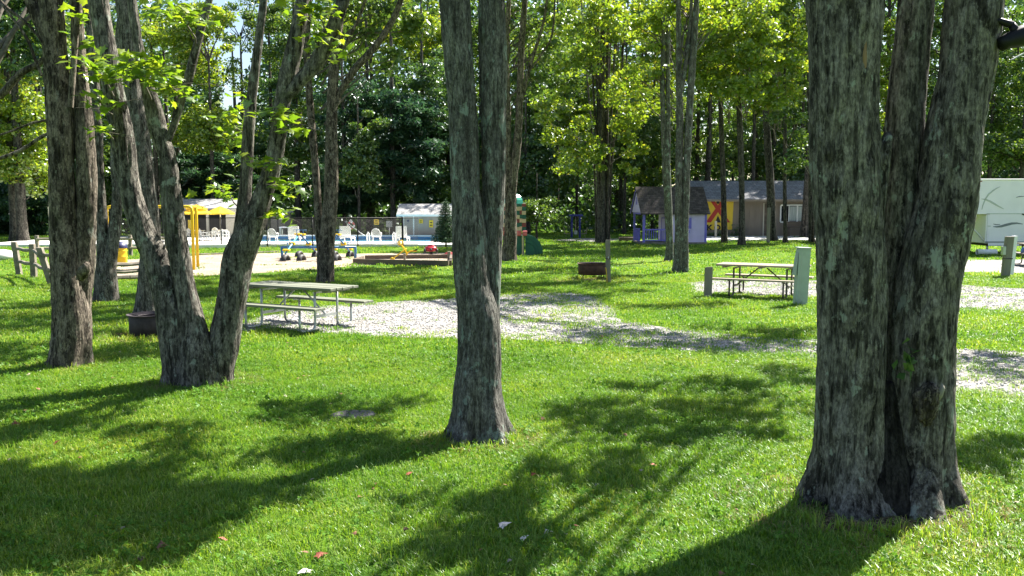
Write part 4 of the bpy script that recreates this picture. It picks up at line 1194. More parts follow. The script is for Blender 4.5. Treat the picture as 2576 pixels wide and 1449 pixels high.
# far wood: one mass behind everything
def far_wood():
    n = 165000
    x = rng.uniform(-260, PW + 260, n)
    D = rng.uniform(88, 120, n)
    Xw = (x - PW / 2) / FP * D
    hmax = np.full(n, 30.0)
    hole = np.exp(-((x - 600) / 105) ** 2)
    hmax = hmax - 19.0 * hole + 2.0 * np.sin(x * .021) + 1.5 * np.sin(x * .053)
    z = rng.uniform(0, 1, n) ** 1.25 * hmax
    C = np.stack([Xw, D, z], 1)
    V, F = leaves(C, .62, DIAMOND, .5, .9)
    o = np_mesh('far_wood', V, F, M['leaf_deep'])
    tag(o, 'far dense wood closing the view behind the forest trees', 'wood', kind='stuff')
far_wood()
def far_trunks():
    for i in range(22):
        D = rng.uniform(70, 90)
        x = rng.uniform(-40, PW + 40)
        b = Vector(((x - PW / 2) / FP * D, D, 0))
        w = rng.uniform(.12, .26)
        mbt = MB()
        ln = rng.uniform(-.5, .5)
        trunk_mesh(mbt, [(Vector((0, 0, -.05)), w * 1.2), (Vector((0, 0, 1)), w), (Vector((ln, 0, 8)), w * .8), (Vector((ln * 1.6, 0, 17)), w * .3)], 8, .9, .01, i * .7)
        o = mbt.build('tree_trunk', M['bark_far'], None, None, True)
        o.location = b
        tag(o, 'dark bare trunk deep in the forest shade', 'tree trunk', 'bare trunks deep in the forest')
far_trunks()
# undergrowth at the wood's edge
def undergrowth():
    n = 40000
    x = rng.uniform(-260, PW + 260, n)
    D = rng.uniform(64, 84, n)
    nz = np.array([mnoise.noise(Vector((a * .01, d * .1, 0))) for a, d in zip(x, D)])
    z = rng.uniform(0, 1, n) * (1.6 + 3.0 * np.clip(nz + .3, 0, 1))
    C = np.stack([(x - PW / 2) / FP * D, D, z], 1)
    V, F = leaves(C, .36, DIAMOND, .6, .8)
    tag(np_mesh('undergrowth', V, F, M['leaf_deep']), 'low leafy undergrowth along the edge of the forest', 'undergrowth', kind='stuff')
undergrowth()
# ================================================================== OBJECTS
# ---- picnic tables
def picnic_table(loc, rz, label, wood, pipe, L=2.1, W=.76):
    r = empty('picnic_table', loc, rz, label, 'picnic table', 'picnic tables on the lawn')
    pw = W / 5
    for i in range(5):
        b = MB(); b.box((0, 0, 0), (L + .02 * ((i * 7) % 3 - 1), pw - .010, .042), ch=.005)
        o = b.build('top_plank', wood, r); o.location = (0, -W / 2 + pw * (i + .5), .745 + .003 * (i % 2))
    for x in (-.85, 0, .85):
        b = MB(); b.box((x * L / 2.1, 0, .700), (.085, W - .1, .04), ch=.004); b.build('cleat', wood, r)
    for s in (-1, 1):
        for j in range(2):
            b = MB(); b.box((0, 0, 0), (L, .135, .04), ch=.005)
            o = b.build('bench_plank', wood, r); o.location = (0, s * (.60 + .142 * j), .44)
    for x in (-.62, .62):
        for s in (-1, 1):
            pts = [(x, s * .30, .69), (x, s * .30, .40), (x, s * .30, .12), (x, s * .315, .06), (x, s * .36, .028), (x, s * .45, .022), (x, s * .58, .022), (x, s * .655, .03), (x, s * .695, .065), (x, s * .70, .13), (x, s * .70, .418)]
            b = MB(); b.tube(pts, .022, 10); b.build('leg', pipe, r, None, True)
        b = MB(); b.box((x, 0, .25), (.02, .58, .05)); b.build('cross_bar', pipe, r)
        b = MB(); b.box((x, 0, .672), (.02, .66, .03)); b.build('cross_bar', pipe, r)
        sx = 1 if x > 0 else -1
        b = MB(); b.tube([(x - sx * .02, 0, .262), (sx * .10, 0, .678)], .016, 8); b.build('brace', pipe, r, None, True)
        for s in (-1, 1):
            b = MB(); b.box((x, s * .67, .408), (.04, .24, .02)); b.build('bench_bracket', pipe, r)
    return r
picnic_table((-3.85, 15.95, 0), R(-28), 'green-weathered picnic table on galvanised pipe legs at left gravel pad', M['wood_table'], M['galv'])
picnic_table((6.0, 21.15, 0), R(-28), 'tan picnic table on dark pipe legs behind the pale green pedestal', M['wood_tan'], M['pipe_dark'])
c3 = G(2615, 668)
picnic_table((c3.x, c3.y, 0), R(88), 'picnic table at the right edge beside the white trailer', M['wood_grey'], M['pipe_dark'], 1.9)
bx = Vector((c3.x - .67, c3.y - .55, .462))
r = empty('tool_box', bx, R(4), 'small red box standing on the bench beside the white trailer', 'box')
b = MB(); b.box((0, 0, .09), (.22, .3, .18), ch=.012); b.build('body', M['red'], r)
b = MB(); b.box((0, 0, .195), (.225, .305, .026), ch=.006); b.build('lid', M['red_dark'], r)
b = MB(); b.box((0, -.153, .10), (.15, .006, .02), ry=.5); b.build('stripe', M['white'], r)
r = empty('water_jug', bx + Vector((-.02, .42, 0)), 0, 'small blue jug beside the red box on the bench', 'jug')
b = MB(); b.lathe([(.001, 0), (.07, .0), (.07, .13), (.03, .17), (.03, .2), (.001, .2)], 12); b.build('body', M['blue'], r, None, True)

# ---- fire rings
def fire_ring(loc, label, mat, rad=.42, h=.30, legs=True, rz=0.3):
    r = empty('fire_ring', loc, rz, label, 'fire ring')
    z0 = .12 if legs else .0
    b = MB(); b.lathe([(rad - .012, z0), (rad, z0), (rad, z0 + h), (rad - .02, z0 + h + .012), (rad - .03, z0 + h), (rad - .012, z0)], 36); b.build('ring', mat, r, None, True)
    b = MB(); b.lathe([(rad - .03, z0 + h - .004), (rad + .035, z0 + h + .006), (rad + .035, z0 + h + .02), (rad - .03, z0 + h + .016)], 36); b.build('rim', mat, r)
    if legs:
        for a in range(4):
            t = a * math.pi / 2 + .5
            b = MB(); b.box((math.cos(t) * (rad + .008), math.sin(t) * (rad + .008), .10), (.03, .012, .20), rz=t + math.pi / 2); b.build('leg', mat, r)
    g = MB()
    for i in range(9):
        x = -rad * .8 + i * rad * .2
        y = math.sqrt(max(.001, (rad * .95) ** 2 - x * x))
        g.tube([(x, -y * .4, z0 + h + .03), (x, y, z0 + h + .03)], .007, 5)
    g.tube([(-rad, -.16, z0 + h + .035), (rad, -.16, z0 + h + .035)], .011, 6)
    g.build('grate', M['iron_black'], r)
    b = MB(); b.tube([(rad, -.16, z0 + h + .035), (rad + .14, -.16, z0 + h + .05)], .012, 6); b.build('grate_handle', M['iron_black'], r)
    return r
fire_ring(G(1490, 700), 'rusty fire ring on short legs beside the leaning grey post', M['rust'], .42, .31)
fl = G(378, 842)
fire_ring(fl, 'dark steel fire ring half hidden behind the V-shaped maple', M['iron_black'], .33, .34, False, 1.0)

# ---- posts
def lean_post(name, foot, w, d, h, lean, label, mat, cat='post', top_cut=True):
    r = empty(name, foot, 0, label, cat)
    b = MB(); b.box((0, 0, h / 2 - .05), (w, d, h + .1), ch=.008)
    b.v = [(x + lean * max(z, 0), y, z) for x, y, z in b.v]
    if top_cut:
        b.v = [(x, y, z - (.03 if (z > h - .02 and y > 0) else 0)) for x, y, z in b.v]
    b.build('shaft', mat, r)
    return r
f = G(1531, 714)
r = lean_post('water_post', f, .12, .12, 1.22, -.03, 'tall leaning grey wooden water post beside the rusty fire ring', M['wood_grey'])
b = MB(); b.tube([(-.05, -.085, .02), (-.06, -.09, .2), (-.085, -.09, .42), (-.10, -.085, .46)], .014, 6); b.build('hose', M['yellow'], r, None, True)
b = MB(); b.tube([(-.03, -.065, .74), (-.03, -.13, .74), (-.03, -.14, .70)], .013, 6); b.build('tap', M['galv'], r, None, True)
b = MB(); b.box((-.02, 0, .70), (.14, .14, .02)); b.build('band', M['iron_black'], r)
f = G(1780, 748)
lean_post('marker_post', f, .16, .15, .73, .02, 'short thick grey wooden post left of the right picnic table', M['wood_grey'])
f = G(2012, 768)
r = lean_post('utility_pedestal', f, .25, .22, 1.24, .035, 'pale green leaning utility pedestal in front of the right picnic table', M['pedestal'], 'pedestal', False)
b = MB(); b.box((.043, 0, 1.255), (.28, .25, .03), ry=.035, ch=.005); b.build('cap', M['pedestal'], r)
b = MB(); b.prism([(-.125, .66), (-.17, .67), (-.10, 1.14), (-.09, 1.16)], -.09, .09); b.build('outlet_hood', M['pedestal'], r)
b = MB(); b.box((.035 * .6 - .062, -.113, .6), (.006, .004, 1.14), ry=.035); b.build('seam', M['galv'], r)
f = G(2528, 697)
r = lean_post('hookup_post', f, .20, .16, 1.22, .06, 'weathered hookup post with a pale metal panel near the trailer', M['wood_grey'], 'hookup post', False)
b = MB(); b.box((.155, .0, .66), (.10, .16, 1.16), ch=.006)
b.v = [(x + .06 * max(z, 0), y, z) for x, y, z in b.v]
b.build('metal_panel', M['rv'], r)
b = MB(); b.box((-.10, -.02, .80), (.08, .14, .26), ch=.008); b.build('outlet_box', M['galv'], r)
b = MB(); b.box((.04, 0, .56), (.23, .19, .025)); b.build('band', M['iron_black'], r)
f = G(1932, 612)
lean_post('marker_post', f, .16, .16, 1.95, .0, 'tall thin grey post beside the dark trunk at the long building', M['wood_grey'])
f = G(1800, 597)
lean_post('marker_post', f, .13, .13, 1.05, .0, 'slim pale post standing in front of the yellow wall sign', M['cream'])
f = G(130, 615)
lean_post('lamp_pole', f, .09, .09, 2.0, -.02, 'thin pale pole standing left behind the leftmost maple', M['cream'])

# ---- split-rail fence on the left
fr = empty('rail_fence', G(87, 700), 0, 'weathered grey split-rail fence with leaning posts at far left', 'fence')
o0 = G(87, 700)
fp = [(G(50, 692), -.10, 1.03), (G(87, 700), .0, 1.02), (G(131, 718), -.26, 1.03), (G(239, 727), -.02, .98), (G(392, 716), .0, .95)]
tops = []
for p, ln, h in fp:
    b = MB(); b.box((0, 0, h / 2 - .05), (.155, .12, h + .1), ch=.012)
    b.v = [(x + ln * z, y + .04 * math.sin(z * 5), z) for x, y, z in b.v]
    o = b.build('post', M['wood_rail'], fr); o.location = p - o0
    tops.append((p, ln, h))
for i in range(len(tops) - 1):
    (a, la, ha), (c, lc, hc) = tops[i], tops[i + 1]
    for zz in (.82, .42):
        A = a + Vector((la * zz, 0, zz)) - o0; C = c + Vector((lc * zz, 0, zz + .02)) - o0
        dv = (C - A).normalized() * .14
        if i == 3 and zz > .5: zz = .55; A.z = C.z = .62
        b = MB(); m = A.lerp(C, .5) + Vector((0, 0, -.03))
        b.tube([A - dv, A.lerp(C, .3), m, C + dv], [.045, .055, .058, .045], 7)
        b.v = [(x + .012 * mnoise.noise(Vector((x * 5, y * 5, z * 5))), y, z + .012 * mnoise.noise(Vector((x * 7, y * 5, z * 9 + 4)))) for x, y, z in b.v]
        b.build('rail', M['wood_rail'], fr)
fr2 = empty('rail_fence', G(300, 645), 0, 'pale far rail fence behind the yellow barrel', 'fence')
o1 = G(300, 645)
q = [G(95, 646), G(215, 645), G(329, 644), G(420, 642)]
for p in q:
    b = MB(); b.box((0, 0, .42), (.13, .12, .92), ch=.01); o = b.build('post', M['wood_rail'], fr2); o.location = p - o1
for i in range(3):
    for zz in (.72, .34):
        b = MB(); b.tube([q[i] - o1 + Vector((0, -.07, zz)), q[i + 1] - o1 + Vector((0, -.07, zz))], .06, 7); b.build('rail', M['wood_tan'], fr2)
# timber edging of the playground
te_ = empty('timber_edging', G(330, 704), 0, 'low round timber edging along the near side of the sand', 'edging')
o1 = G(330, 704)
for a, c in (((240, 708), (330, 704)), ((331, 704), (440, 699))):
    b = MB(); b.tube([G(*a) - o1 + Vector((0, -.1, .08)), G(*c) - o1 + Vector((0, -.1, .08))], .085, 8); b.build('timber', M['wood_rail'], te_)
te2 = empty('timber_edging', G(560, 641), 0, 'thin dark edging between far lawn strip and the sand', 'edging')
o1 = G(560, 641)
for a, c in (((420, 645), (560, 640)), ((561, 640), (700, 635))):
    b = MB(); b.tube([G(*a) - o1 + Vector((0, .1, .03)), G(*c) - o1 + Vector((0, .1, .03))], .05, 6); b.build('timber', M['wood_rail'], te2)
kr = empty('kerb', G(500, 626), 0, 'long white kerb on the grass in front of the pool patio', 'kerb')
b = MB(); A = G(440, 626) - G(500, 626); C = G(600, 624) - G(500, 626)
b.box(((A.x + C.x) / 2, (A.y + C.y) / 2, .09), ((C - A).length, .3, .18), rz=math.atan2(C.y - A.y, C.x - A.x)); b.build('beam', M['concrete_pool'], kr)

# ---- boulder
b = MB(); b.lathe([(.001, 0), (.55, .02), (.62, .16), (.5, .30), (.25, .38), (.001, .4)], 16, sx=1.25)
b.v = [(x * (1 + .2 * mnoise.noise(Vector((x * 2, y * 2, z * 2)))), y, z * (1 + .2 * mnoise.noise(Vector((x * 3, y * 2, 5))))) for x, y, z in b.v]
o = b.build('boulder', M['rock'], None, None, True); o.location = G(-2, 653); tag(o, 'white boulder on the lawn at the left edge', 'boulder')
# ---- flat stone slab in foreground
b = MB()
ol = [(.23 * math.cos(t / 18 * 6.2832) * (1 + .3 * mnoise.noise(Vector((t * .7, 2, 0)))), .15 * math.sin(t / 18 * 6.2832) * (1 + .35 * mnoise.noise(Vector((t * .9, 5, 0))))) for t in range(18)]
b.v = [(x, y, -.02) for x, y in ol] + [(x, y, .035) for x, y in ol] + [(x * .9, y * .88, .05 + .012 * mnoise.noise(Vector((x * 9, y * 9, 1)))) for x, y in ol]
b.f = [(k_, (k_ + 1) % 18, (k_ + 1) % 18 + 18, k_ + 18) for k_ in range(18)] + [(k_ + 18, (k_ + 1) % 18 + 18, (k_ + 1) % 18 + 36, k_ + 36) for k_ in range(18)] + [tuple(range(36, 54))]
o = b.build('stone_slab', M['slab']); o.location = G(890, 1050); o.rotation_euler = (0, 0, .12); tag(o, 'flat grey stone slab lying in the grass left of centre maple', 'stone')

# ---- yellow barrel
f = G(302, 661)
r = empty('trash_barrel', f, 0, 'yellow trash barrel with dark blue domed lid behind the left trees', 'barrel')
b = MB(); b.lathe([(.001, 0), (.25, 0), (.265, .03), (.255, .2), (.27, .22), (.255, .24), (.255, .42), (.27, .44), (.255, .46), (.26, .56)], 24); b.build('drum', M['yellow'], r, None, True)
b = MB(); b.lathe([(.275, .55), (.28, .6), (.24, .70), (.12, .77), (.001, .79)], 24); b.build('lid', M['lid_blue'], r, None, True)

# ---- yellow swing frame
sw = empty('swing_frame', G(488, 679), 0, 'tall yellow tubular swing frame standing on the sand', 'swing frame')
o1 = G(488, 679)
Y0, Y1 = G(488, 679).y, G(498, 672).y
zt = toz(488, 520, Y0)
for px, Yp in (((488, 679), Y0), ((498, 672), Y1)):
    g = G(*px)
    xl = At(268, 519, Yp).x
    pts = [g, g + Vector((0, 0, zt - .16)), g + Vector((-.015, 0, zt - .06)), g + Vector((-.06, 0, zt - .015)), g + Vector((-.16, 0, zt)), Vector((g.x - 1.4, g.y, zt)), Vector((xl + .16, g.y, zt)), Vector((xl + .06, g.y, zt - .015)), Vector((xl, g.y, zt - .1)), Vector((xl, g.y, 0))]
    b = MB(); b.tube([p - o1 for p in pts], .05, 10); b.build('hoop', M['yellow'], sw, None, True)
for tx in (.08, .92):
    A = Vector((G(488, 679).x * (1 - tx) + At(268, 519, Y0).x * tx, Y0, zt)); C = Vector((A.x - .05, Y1, zt))
    b = MB(); b.tube([A - o1, C - o1], .045, 8); b.build('cross_bar', M['yellow'], sw, None, True)

# ---- teeter-totter
D0 = 35.3
tt = empty('seesaw', At(800, 650, D0) * 1.0, 0, 'blue-framed four-seat seesaw with yellow seats on the sand', 'seesaw')
o1 = Vector((At(800, 650, D0).x, D0, 0)); tt.location = o1
xa, xb = At(709, 622, D0).x, At(894, 622, D0).x
zb = toz(800, 622, D0)
b = MB(); b.tube([Vector((xa, D0, 0)) - o1, Vector((xa, D0, zb)) - o1], .05, 8); b.build('frame_leg', M['blue'], tt, None, True)
b = MB(); b.tube([Vector((xb, D0, 0)) - o1, Vector((xb, D0, zb - .06)) - o1, Vector((xb - .03, D0, zb)) - o1], .05, 8); b.build('frame_leg', M['blue'], tt, None, True)
b = MB(); b.tube([Vector((xa - .05, D0, zb)) - o1, Vector((xb + .03, D0, zb)) - o1], .05, 10); b.build('frame_bar', M['blue'], tt, None, True)
for i, (xn, xf, near_up) in enumerate([(717, 752, False), (757, 794, True), (823, 841, True), (847, 880, True)]):
    Dn, Df = 34.1, 36.5
    An = At(xn, 600, Dn); Af = At(xf, 600, Df)
    zn, zf = (.98, .20) if near_up else (.28, .92)
    A = Vector((An.x, Dn, zn)); C = Vector((Af.x, Df, zf))
    col = M['blue'] if near_up else M['cyan']
    b = MB(); b.tube([A - o1, C - o1], .035, 8); bm_ = b.build('beam', col, tt, None, True)
    mid = A.lerp(C, .5)
    b = MB(); b.box(mid - o1 + Vector((0, 0, 0)), (.2, .16, .12), ch=.02); b.build('pivot', M['yellow'], tt)
    dr = (C - A).normalized()
    for E, sgn in ((A, 1), (C, -1)):
        s = E + dr * .18 * sgn + Vector((0, 0, .07))
        b = MB(); b.box(s - o1, (.26, .24, .07), ch=.02); seat = b.build('seat', M['yellow'], tt)
        h = E + dr * .38 * sgn
        b = MB(); b.tube([h - o1 + Vector((-.12, 0, .26)), h - o1 + Vector((-.12, 0, .30)), h - o1 + Vector((.12, 0, .30)), h - o1 + Vector((.12, 0, .26))], .016, 6); b.tube([h - o1, h - o1 + Vector((0, 0, .30))], .016, 6); b.build('handle', M['blue'], tt, None, True)
    for E in (A, C):
        c = Vector((E.x, E.y, 0))
        pr = []
        for j in range(13):
            t = math.pi * j / 12
            pr.append((t,))
        b = MB()
        ring = []
        n = 10
        V, F = [], []
        for j in range(13):
            t = math.pi * j / 12
            for q_ in range(n):
                u = 2 * math.pi * q_ / n
                rr_ = .19 + .075 * math.cos(u)
                V.append((c.x - o1.x + .10 * math.sin(u) + .25 * rr_ * math.cos(t), c.y - o1.y + rr_ * math.cos(t), rr_ * math.sin(t) * .95))
        for j in range(12):
            for q_ in range(n):
                w_ = (q_ + 1) % n
                F.append((j * n + q_, j * n + w_, (j + 1) * n + w_, (j + 1) * n + q_))
        b.add(V, F)
        b.build('half_tyre', M['rubber'], tt, None, True)

# ---- sandbox
sb = empty('sandbox', G(893, 665), 0, 'low dark timber sandbox with sand beside the seesaw', 'sandbox')
o1 = G(893, 665)
c0, c1_, c2_, c3_ = G(893, 665), G(1129, 670), G(1132, 653), G(918, 656)
def board(root, a, c, o, z0, z1, th, mat, name='board'):
    a, c = Vector(a) - o, Vector(c) - o
    b = MB(); b.box(((a.x + c.x) / 2, (a.y + c.y) / 2, (z0 + z1) / 2), ((c - a).length, th, z1 - z0), rz=math.atan2(c.y - a.y, c.x - a.x), ch=.006)
    return b.build(name, mat, root)
board(sb, c0, c1_, o1, -.02, .20, .09, M['timber_dark'])
board(sb, c1_ + Vector((.05, .1, 0)), c2_ + Vector((.05, -.1, 0)), o1, -.02, .205, .09, M['timber_dark'])
board(sb, c2_, c3_, o1, -.02, .21, .09, M['timber_dark'])
board(sb, c3_ + Vector((-.05, -.1, 0)), c0 + Vector((-.05, .1, 0)), o1, -.02, .195, .09, M['timber_dark'])
b = MB(); b.add([tuple(Vector((p.x, p.y, .06)) - o1 + Vector((0, 0, 0))) for p in (c0, c1_, c2_, c3_)], [(0, 1, 2, 3)]); b.build('sand_fill', M['sand'], sb)
b = MB(); b.box((c2_.x - o1.x - .02, c2_.y - o1.y - .25, .16), (.12, .12, .36), ch=.008); b.build('corner_post', M['wood_tan'], sb)
# ---- yellow digger
Dg = 33.0
dg = empty('sand_digger', Vector((At(1018, 650, Dg).x, Dg, 0)), 0, 'yellow ride-on sand digger with two levers in the sandbox', 'digger')
o1 = dg.location.copy()
def Z(X, Y_, D=Dg, dy=0.0):       # zoomed-crop coordinates of the photo
    p = At(868.2 + X / 7.06, 505.1 + Y_ / 7.06, D)
    return Vector((p.x, D + dy, p.z)) - o1
b = MB(); b.box((0, 0, .16), (.085, .085, .34), ch=.006); b.build('post', M['wood_tan'], dg)
for dy in (-.1, .1):
    b = MB(); b.tube([Z(840, 1030, dy=dy), Z(1090, 850, dy=dy)], .022, 7); b.build('boom', M['yellow'], dg, None, True)
    b = MB(); b.tube([Z(960, 725, dy=dy * 1.4), Z(1015, 800, dy=dy), Z(1100, 935, dy=dy)], .020, 7); b.build('lever', M['yellow'], dg, None, True)
    lo = MB(); pts = []
    cc = Z(985, 745, dy=dy * 1.4)
    for j in range(13):
        t = j / 12 * 2 * math.pi
        pts.append(cc + Vector((.09 * math.cos(t), 0, .09 * math.sin(t))))
    lo.tube(pts, .016, 6, False); lo.build('handle', M['yellow'], dg, None, True)
b = MB(); b.tube([Z(1085, 965), Z(1120, 915), Z(1170, 888), Z(1275, 888)], .026, 8); b.build('seat_arm', M['yellow'], dg, None, True)
b = MB(); b.prism([(Z(1195, 885).x, Z(1195, 885).z), (Z(1280, 885).x, Z(1280, 880).z), (Z(1295, 845).x, Z(1295, 845).z)], -.1, .1); b.build('seat', M['black'], dg)
b = MB(); a_ = Z(840, 1035); b.lathe([(.02, -.07), (.09, -.02), (.07, .05), (.02, .07)], 10, (a_.x, a_.y, a_.z)); b.build('bucket', M['yellow'], dg, None, True)
# ---- red spring rider
Dr = 37.2
sr = empty('spring_rider', Vector((At(1084, 640, Dr).x, Dr, 0)), R(12), 'red car-shaped spring rider with black wheels beyond the sandbox', 'spring rider')
px_ = Dr / FP
b = MB(); b.lathe([(.001, -.24), (.10, -.235), (.15, -.18), (.165, -.05), (.165, .10), (.13, .21), (.001, .24)], 18, (0, 0, .29), axis='x', sx=1.05, sy=.72); b.build('body', M['red'], sr, None, True)
b = MB(); b.lathe([(.001, -.16), (.06, -.15), (.085, -.02), (.075, .12), (.001, .15)], 14, (.02, 0, .40), axis='x', sx=.9); b.build('cabin', M['red'], sr, None, True)
for x, y in ((-.25, -.10), (.25, -.10), (-.25, .16), (.25, .16)):
    b = MB(); b.lathe([(.03, -.035), (.085, -.03), (.095, .0), (.085, .03), (.03, .035)], 16, (x, y, .21), axis='x'); w_ = b.build('wheel', M['rubber'], sr, None, True)
b = MB(); b.lathe([(.001, -.045), (.045, -.03), (.05, .02), (.001, .03)], 12, (-.02, -.175, .27), axis='y'); b.build('badge', M['rubber'], sr, None, True)
sp = []
for j in range(50):
    t = j / 49
    sp.append((.07 * math.cos(t * 28), .07 * math.sin(t * 28), .02 + t * .16))
b = MB(); b.tube(sp, .012, 5); b.build('spring', M['iron_black'], sr, None, True)
for s in (-1, 1):
    b = MB(); b.tube([(s * .05 - .1, -.02, .5), (s * .13 - .1, -.06, .60), (s * .19 - .1, -.06, .60)], .014, 6); b.build('handle', M['pink_red'], sr, None, True)
f = G(1134, 652)
r = empty('sand_toy', f, 0, 'dark red plastic dome toy beside the sandbox and centre maple', 'toy')
b = MB(); b.lathe([(.30, 0), (.31, .10), (.26, .2), (.15, .27), (.001, .29)], 20, sx=1.1); b.build('shell', M['red_dark'], r, None, True)
b = MB(); b.lathe([(.30, .0), (.34, .02), (.34, .05), (.30, .06)], 20, sx=1.1); b.build('rim', M['red_dark'], r, None, True)

# ---- pool fence: posts, rails, chain link
PF = 44.5
cf = empty('chain_link_fence', (0, 0, 0), 0, 'black chain-link fence along the front of the pool', 'fence')
xL, xR = At(225, 600, PF).x, At(1052, 600, PF).x
cf.location = (xL, PF, 0)
hF = toz(900, 548, PF)
posts_px = [245, 330, 410, 557, 672, 786, 900, 1012, 1014]
for p in posts_px:
    x = At(p, 600, PF).x - xL
    b = MB(); b.tube([(x, 0, 0), (x, 0, hF + .05)], .03, 7); b.build('post', M['black'], cf, None, True)
b = MB(); b.tube([(0, 0, hF), (xR - xL, 0, hF)], .022, 6); b.build('top_rail', M['black'], cf, None, True)
b = MB(); b.tube([(0, 0, .14), (xR - xL, 0, .14)], .012, 5); b.build('bottom_wire', M['black'], cf, None, True)
def chain(root, Lx, z0, z1, sp_, th, name='chain_link'):
    H_ = z1 - z0
    V, F = [], []
    i = 0
    x = -H_
    while x < Lx:
        for s in (1, -1):
            xa_, xb_ = (x, x + H_) if s == 1 else (x + H_, x)
            za, zb_ = z0, z1
            # clip in x
            t0 = max(0, min(1, (0 - xa_) / (xb_ - xa_)) if s == 1 else max(0, (Lx - xa_) / (xb_ - xa_)))
            def cut(v): return max(0, min(Lx, v))
            A = (cut(xa_), z0 + abs(cut(xa_) - xa_)); B = (cut(xb_), z1 - abs(cut(xb_) - xb_))
            if B[1] - A[1] > .02:
                o = len(V)
                yy = .004 * s
                nx, nz = (-th, th) if s == 1 else (th, th)
                V += [(A[0] + nx, yy, A[1] + nz * 0), (A[0] - nx, yy, A[1]), (B[0] - nx, yy, B[1]), (B[0] + nx, yy, B[1])]
                V += [(A[0], yy - th, A[1]), (B[0], yy - th, B[1])]
                F += [(o, o + 3, o + 5, o + 4), (o + 4, o + 5, o + 2, o + 1), (o, o + 1, o + 2, o + 3)]
        x += sp_
    me = bpy.data.meshes.new(name); me.from_pydata(V, [], F); me.materials.append(M['black']); me.update()
    o = bpy.data.objects.new(name, me); COL.objects.link(o); o.parent = root; o['kind'] = 'stuff'
chain(cf, xR - xL, .14, hF, .085, .0042)
# back fence
PB = 56.0
cb = empty('chain_link_fence', (0, 0, 0), 0, 'dark chain-link fence along the far side of the pool', 'fence')
xL2, xR2 = At(600, 600, PB).x, At(1010, 600, PB).x
cb.location = (xL2, PB, 0)
hB = toz(900, 549, PB)
for p in (620, 700, 790, 905, 1005):
    x = At(p, 600, PB).x - xL2
    b = MB(); b.tube([(x, 0, 0), (x, 0, hB + .04)], .035, 7); b.build('post', M['black'], cb, None, True)
b = MB(); b.tube([(0, 0, hB), (xR2 - xL2, 0, hB)], .026, 6); b.build('top_rail', M['black'], cb, None, True)
chain(cb, xR2 - xL2, .1, hB, .09, .008)

# ---- signs and life ring on fences
def sign(name, px, D, w, h, mat, label, text=None, tmat=None):
    p = At(px[0], px[1], D)
    r = empty(name, p, 0, label, 'sign')
    b = MB(); b.box((0, 0, 0), (w, .02, h), ch=.004); b.build('panel', mat, r)
    if text:
        t = MB()
        for (x, z, ww, hh) in text:
            t2_ = MB(); t2_.box((x * w, -.013, z * h), (ww * w, .004, hh * h)); t2_.build('print_line', tmat, r)
    return r
kpx = PB / FP
sign('notice_sign', (947, 558.5), PB - .06, 12.5 * kpx, 13 * kpx, M['sign_yellow'], 'small yellow notice on the far pool fence', [(0, .22, .5, .14), (0, -.22, .7, .16)], M['sign_black'])
r = sign('notice_sign', (979, 563.5), PB + .4, 15 * kpx, 15.5 * kpx, M['white'], 'white notice on a post beyond the far pool fence')
b = MB(); b.tube([(0, .03, -.9), (0, .03, -.1)], .03, 6); b.build('post', M['white'], r, None, True)
p = At(883, 567, PB - .12)
r = empty('life_ring', p, 0, 'faded red life ring hanging on the far pool fence', 'life ring')
for j in range(8):
    a0 = j * math.pi / 4 + .12; a1 = a0 + (math.pi / 4 + .0)
    if j % 2 == 0: a0, a1 = a0, a0 + .95
    else: a0, a1 = a0 + .165, a0 + math.pi / 4
    pts = [(.20 * math.cos(a0 + (a1 - a0) * t / 6), 0, .20 * math.sin(a0 + (a1 - a0) * t / 6)) for t in range(7)]
    b = MB(); b.tube(pts, .055 if j % 2 == 0 else .058, 10); b.build('buoy_segment' if j % 2 == 0 else 'white_band', M['life_red'] if j % 2 == 0 else M['white'], r, None, True)
b = MB(); b.tube([(-.10, -.02, .24), (0, -.02, .36), (.10, -.02, .24)], .03, 6); b.build('rope', M['white'], r, None, True)
p0, p1_ = At(868, 557.5, PB - .3), At(931, 603, 52.6)
r = empty('rescue_pole', p1_, 0, 'long pale rescue pole leaning diagonally against the far pool fence', 'pole')
b = MB(); b.tube([(0, 0, 0), tuple(p0 - p1_)], .03, 8); b.build('shaft', M['galv'], r, None, True)

# ---- chairs
def patio_chair(loc, rz, label, s=.85, grp='white patio chairs by the pool'):
    r = empty('patio_chair', loc, rz, label, 'chair', grp)
    m = M['white_plastic']
    b = MB(); b.box((0, 0, .40 * s), (.50 * s, .46 * s, .04 * s), ch=.01); b.build('seat', m, r)
    for x in (-1, 1):
        for y in (-1, 1):
            b = MB(); b.tube([(x * .22 * s, y * .2 * s, .39 * s), (x * .27 * s, y * .25 * s, 0)], .025 * s, 6); b.build('leg', m, r, None, True)
        b = MB(); b.tube([(x * .26 * s, -.22 * s, .40 * s), (x * .29 * s, -.22 * s, .62 * s), (x * .29 * s, 0, .64 * s), (x * .26 * s, .2 * s, .62 * s)], .028 * s, 6); b.build('arm', m, r, None, True)
    pts = []
    for j in range(13):
        t = math.pi * j / 12
        pts.append((-.27 * s * math.cos(t), (.22 + .10 * math.sin(t)) * s, (.55 + .36 * math.sin(t)) * s))
    b = MB(); b.tube([(-.24 * s, .2 * s, .40 * s)] + pts + [(.24 * s, .2 * s, .40 * s)], .022 * s, 6); b.build('back_rim', m, r, None, True)
    for j in range(7):
        u = (j - 3) / 3.4
        zt_ = (.55 + .36 * math.sqrt(max(0, 1 - u * u))) * s
        b = MB(); b.box((u * .23 * s, .27 * s, (.40 * s + zt_) / 2), (.032 * s, .012, zt_ - .40 * s), rx=-.13); b.build('back_slat', m, r)
    return r
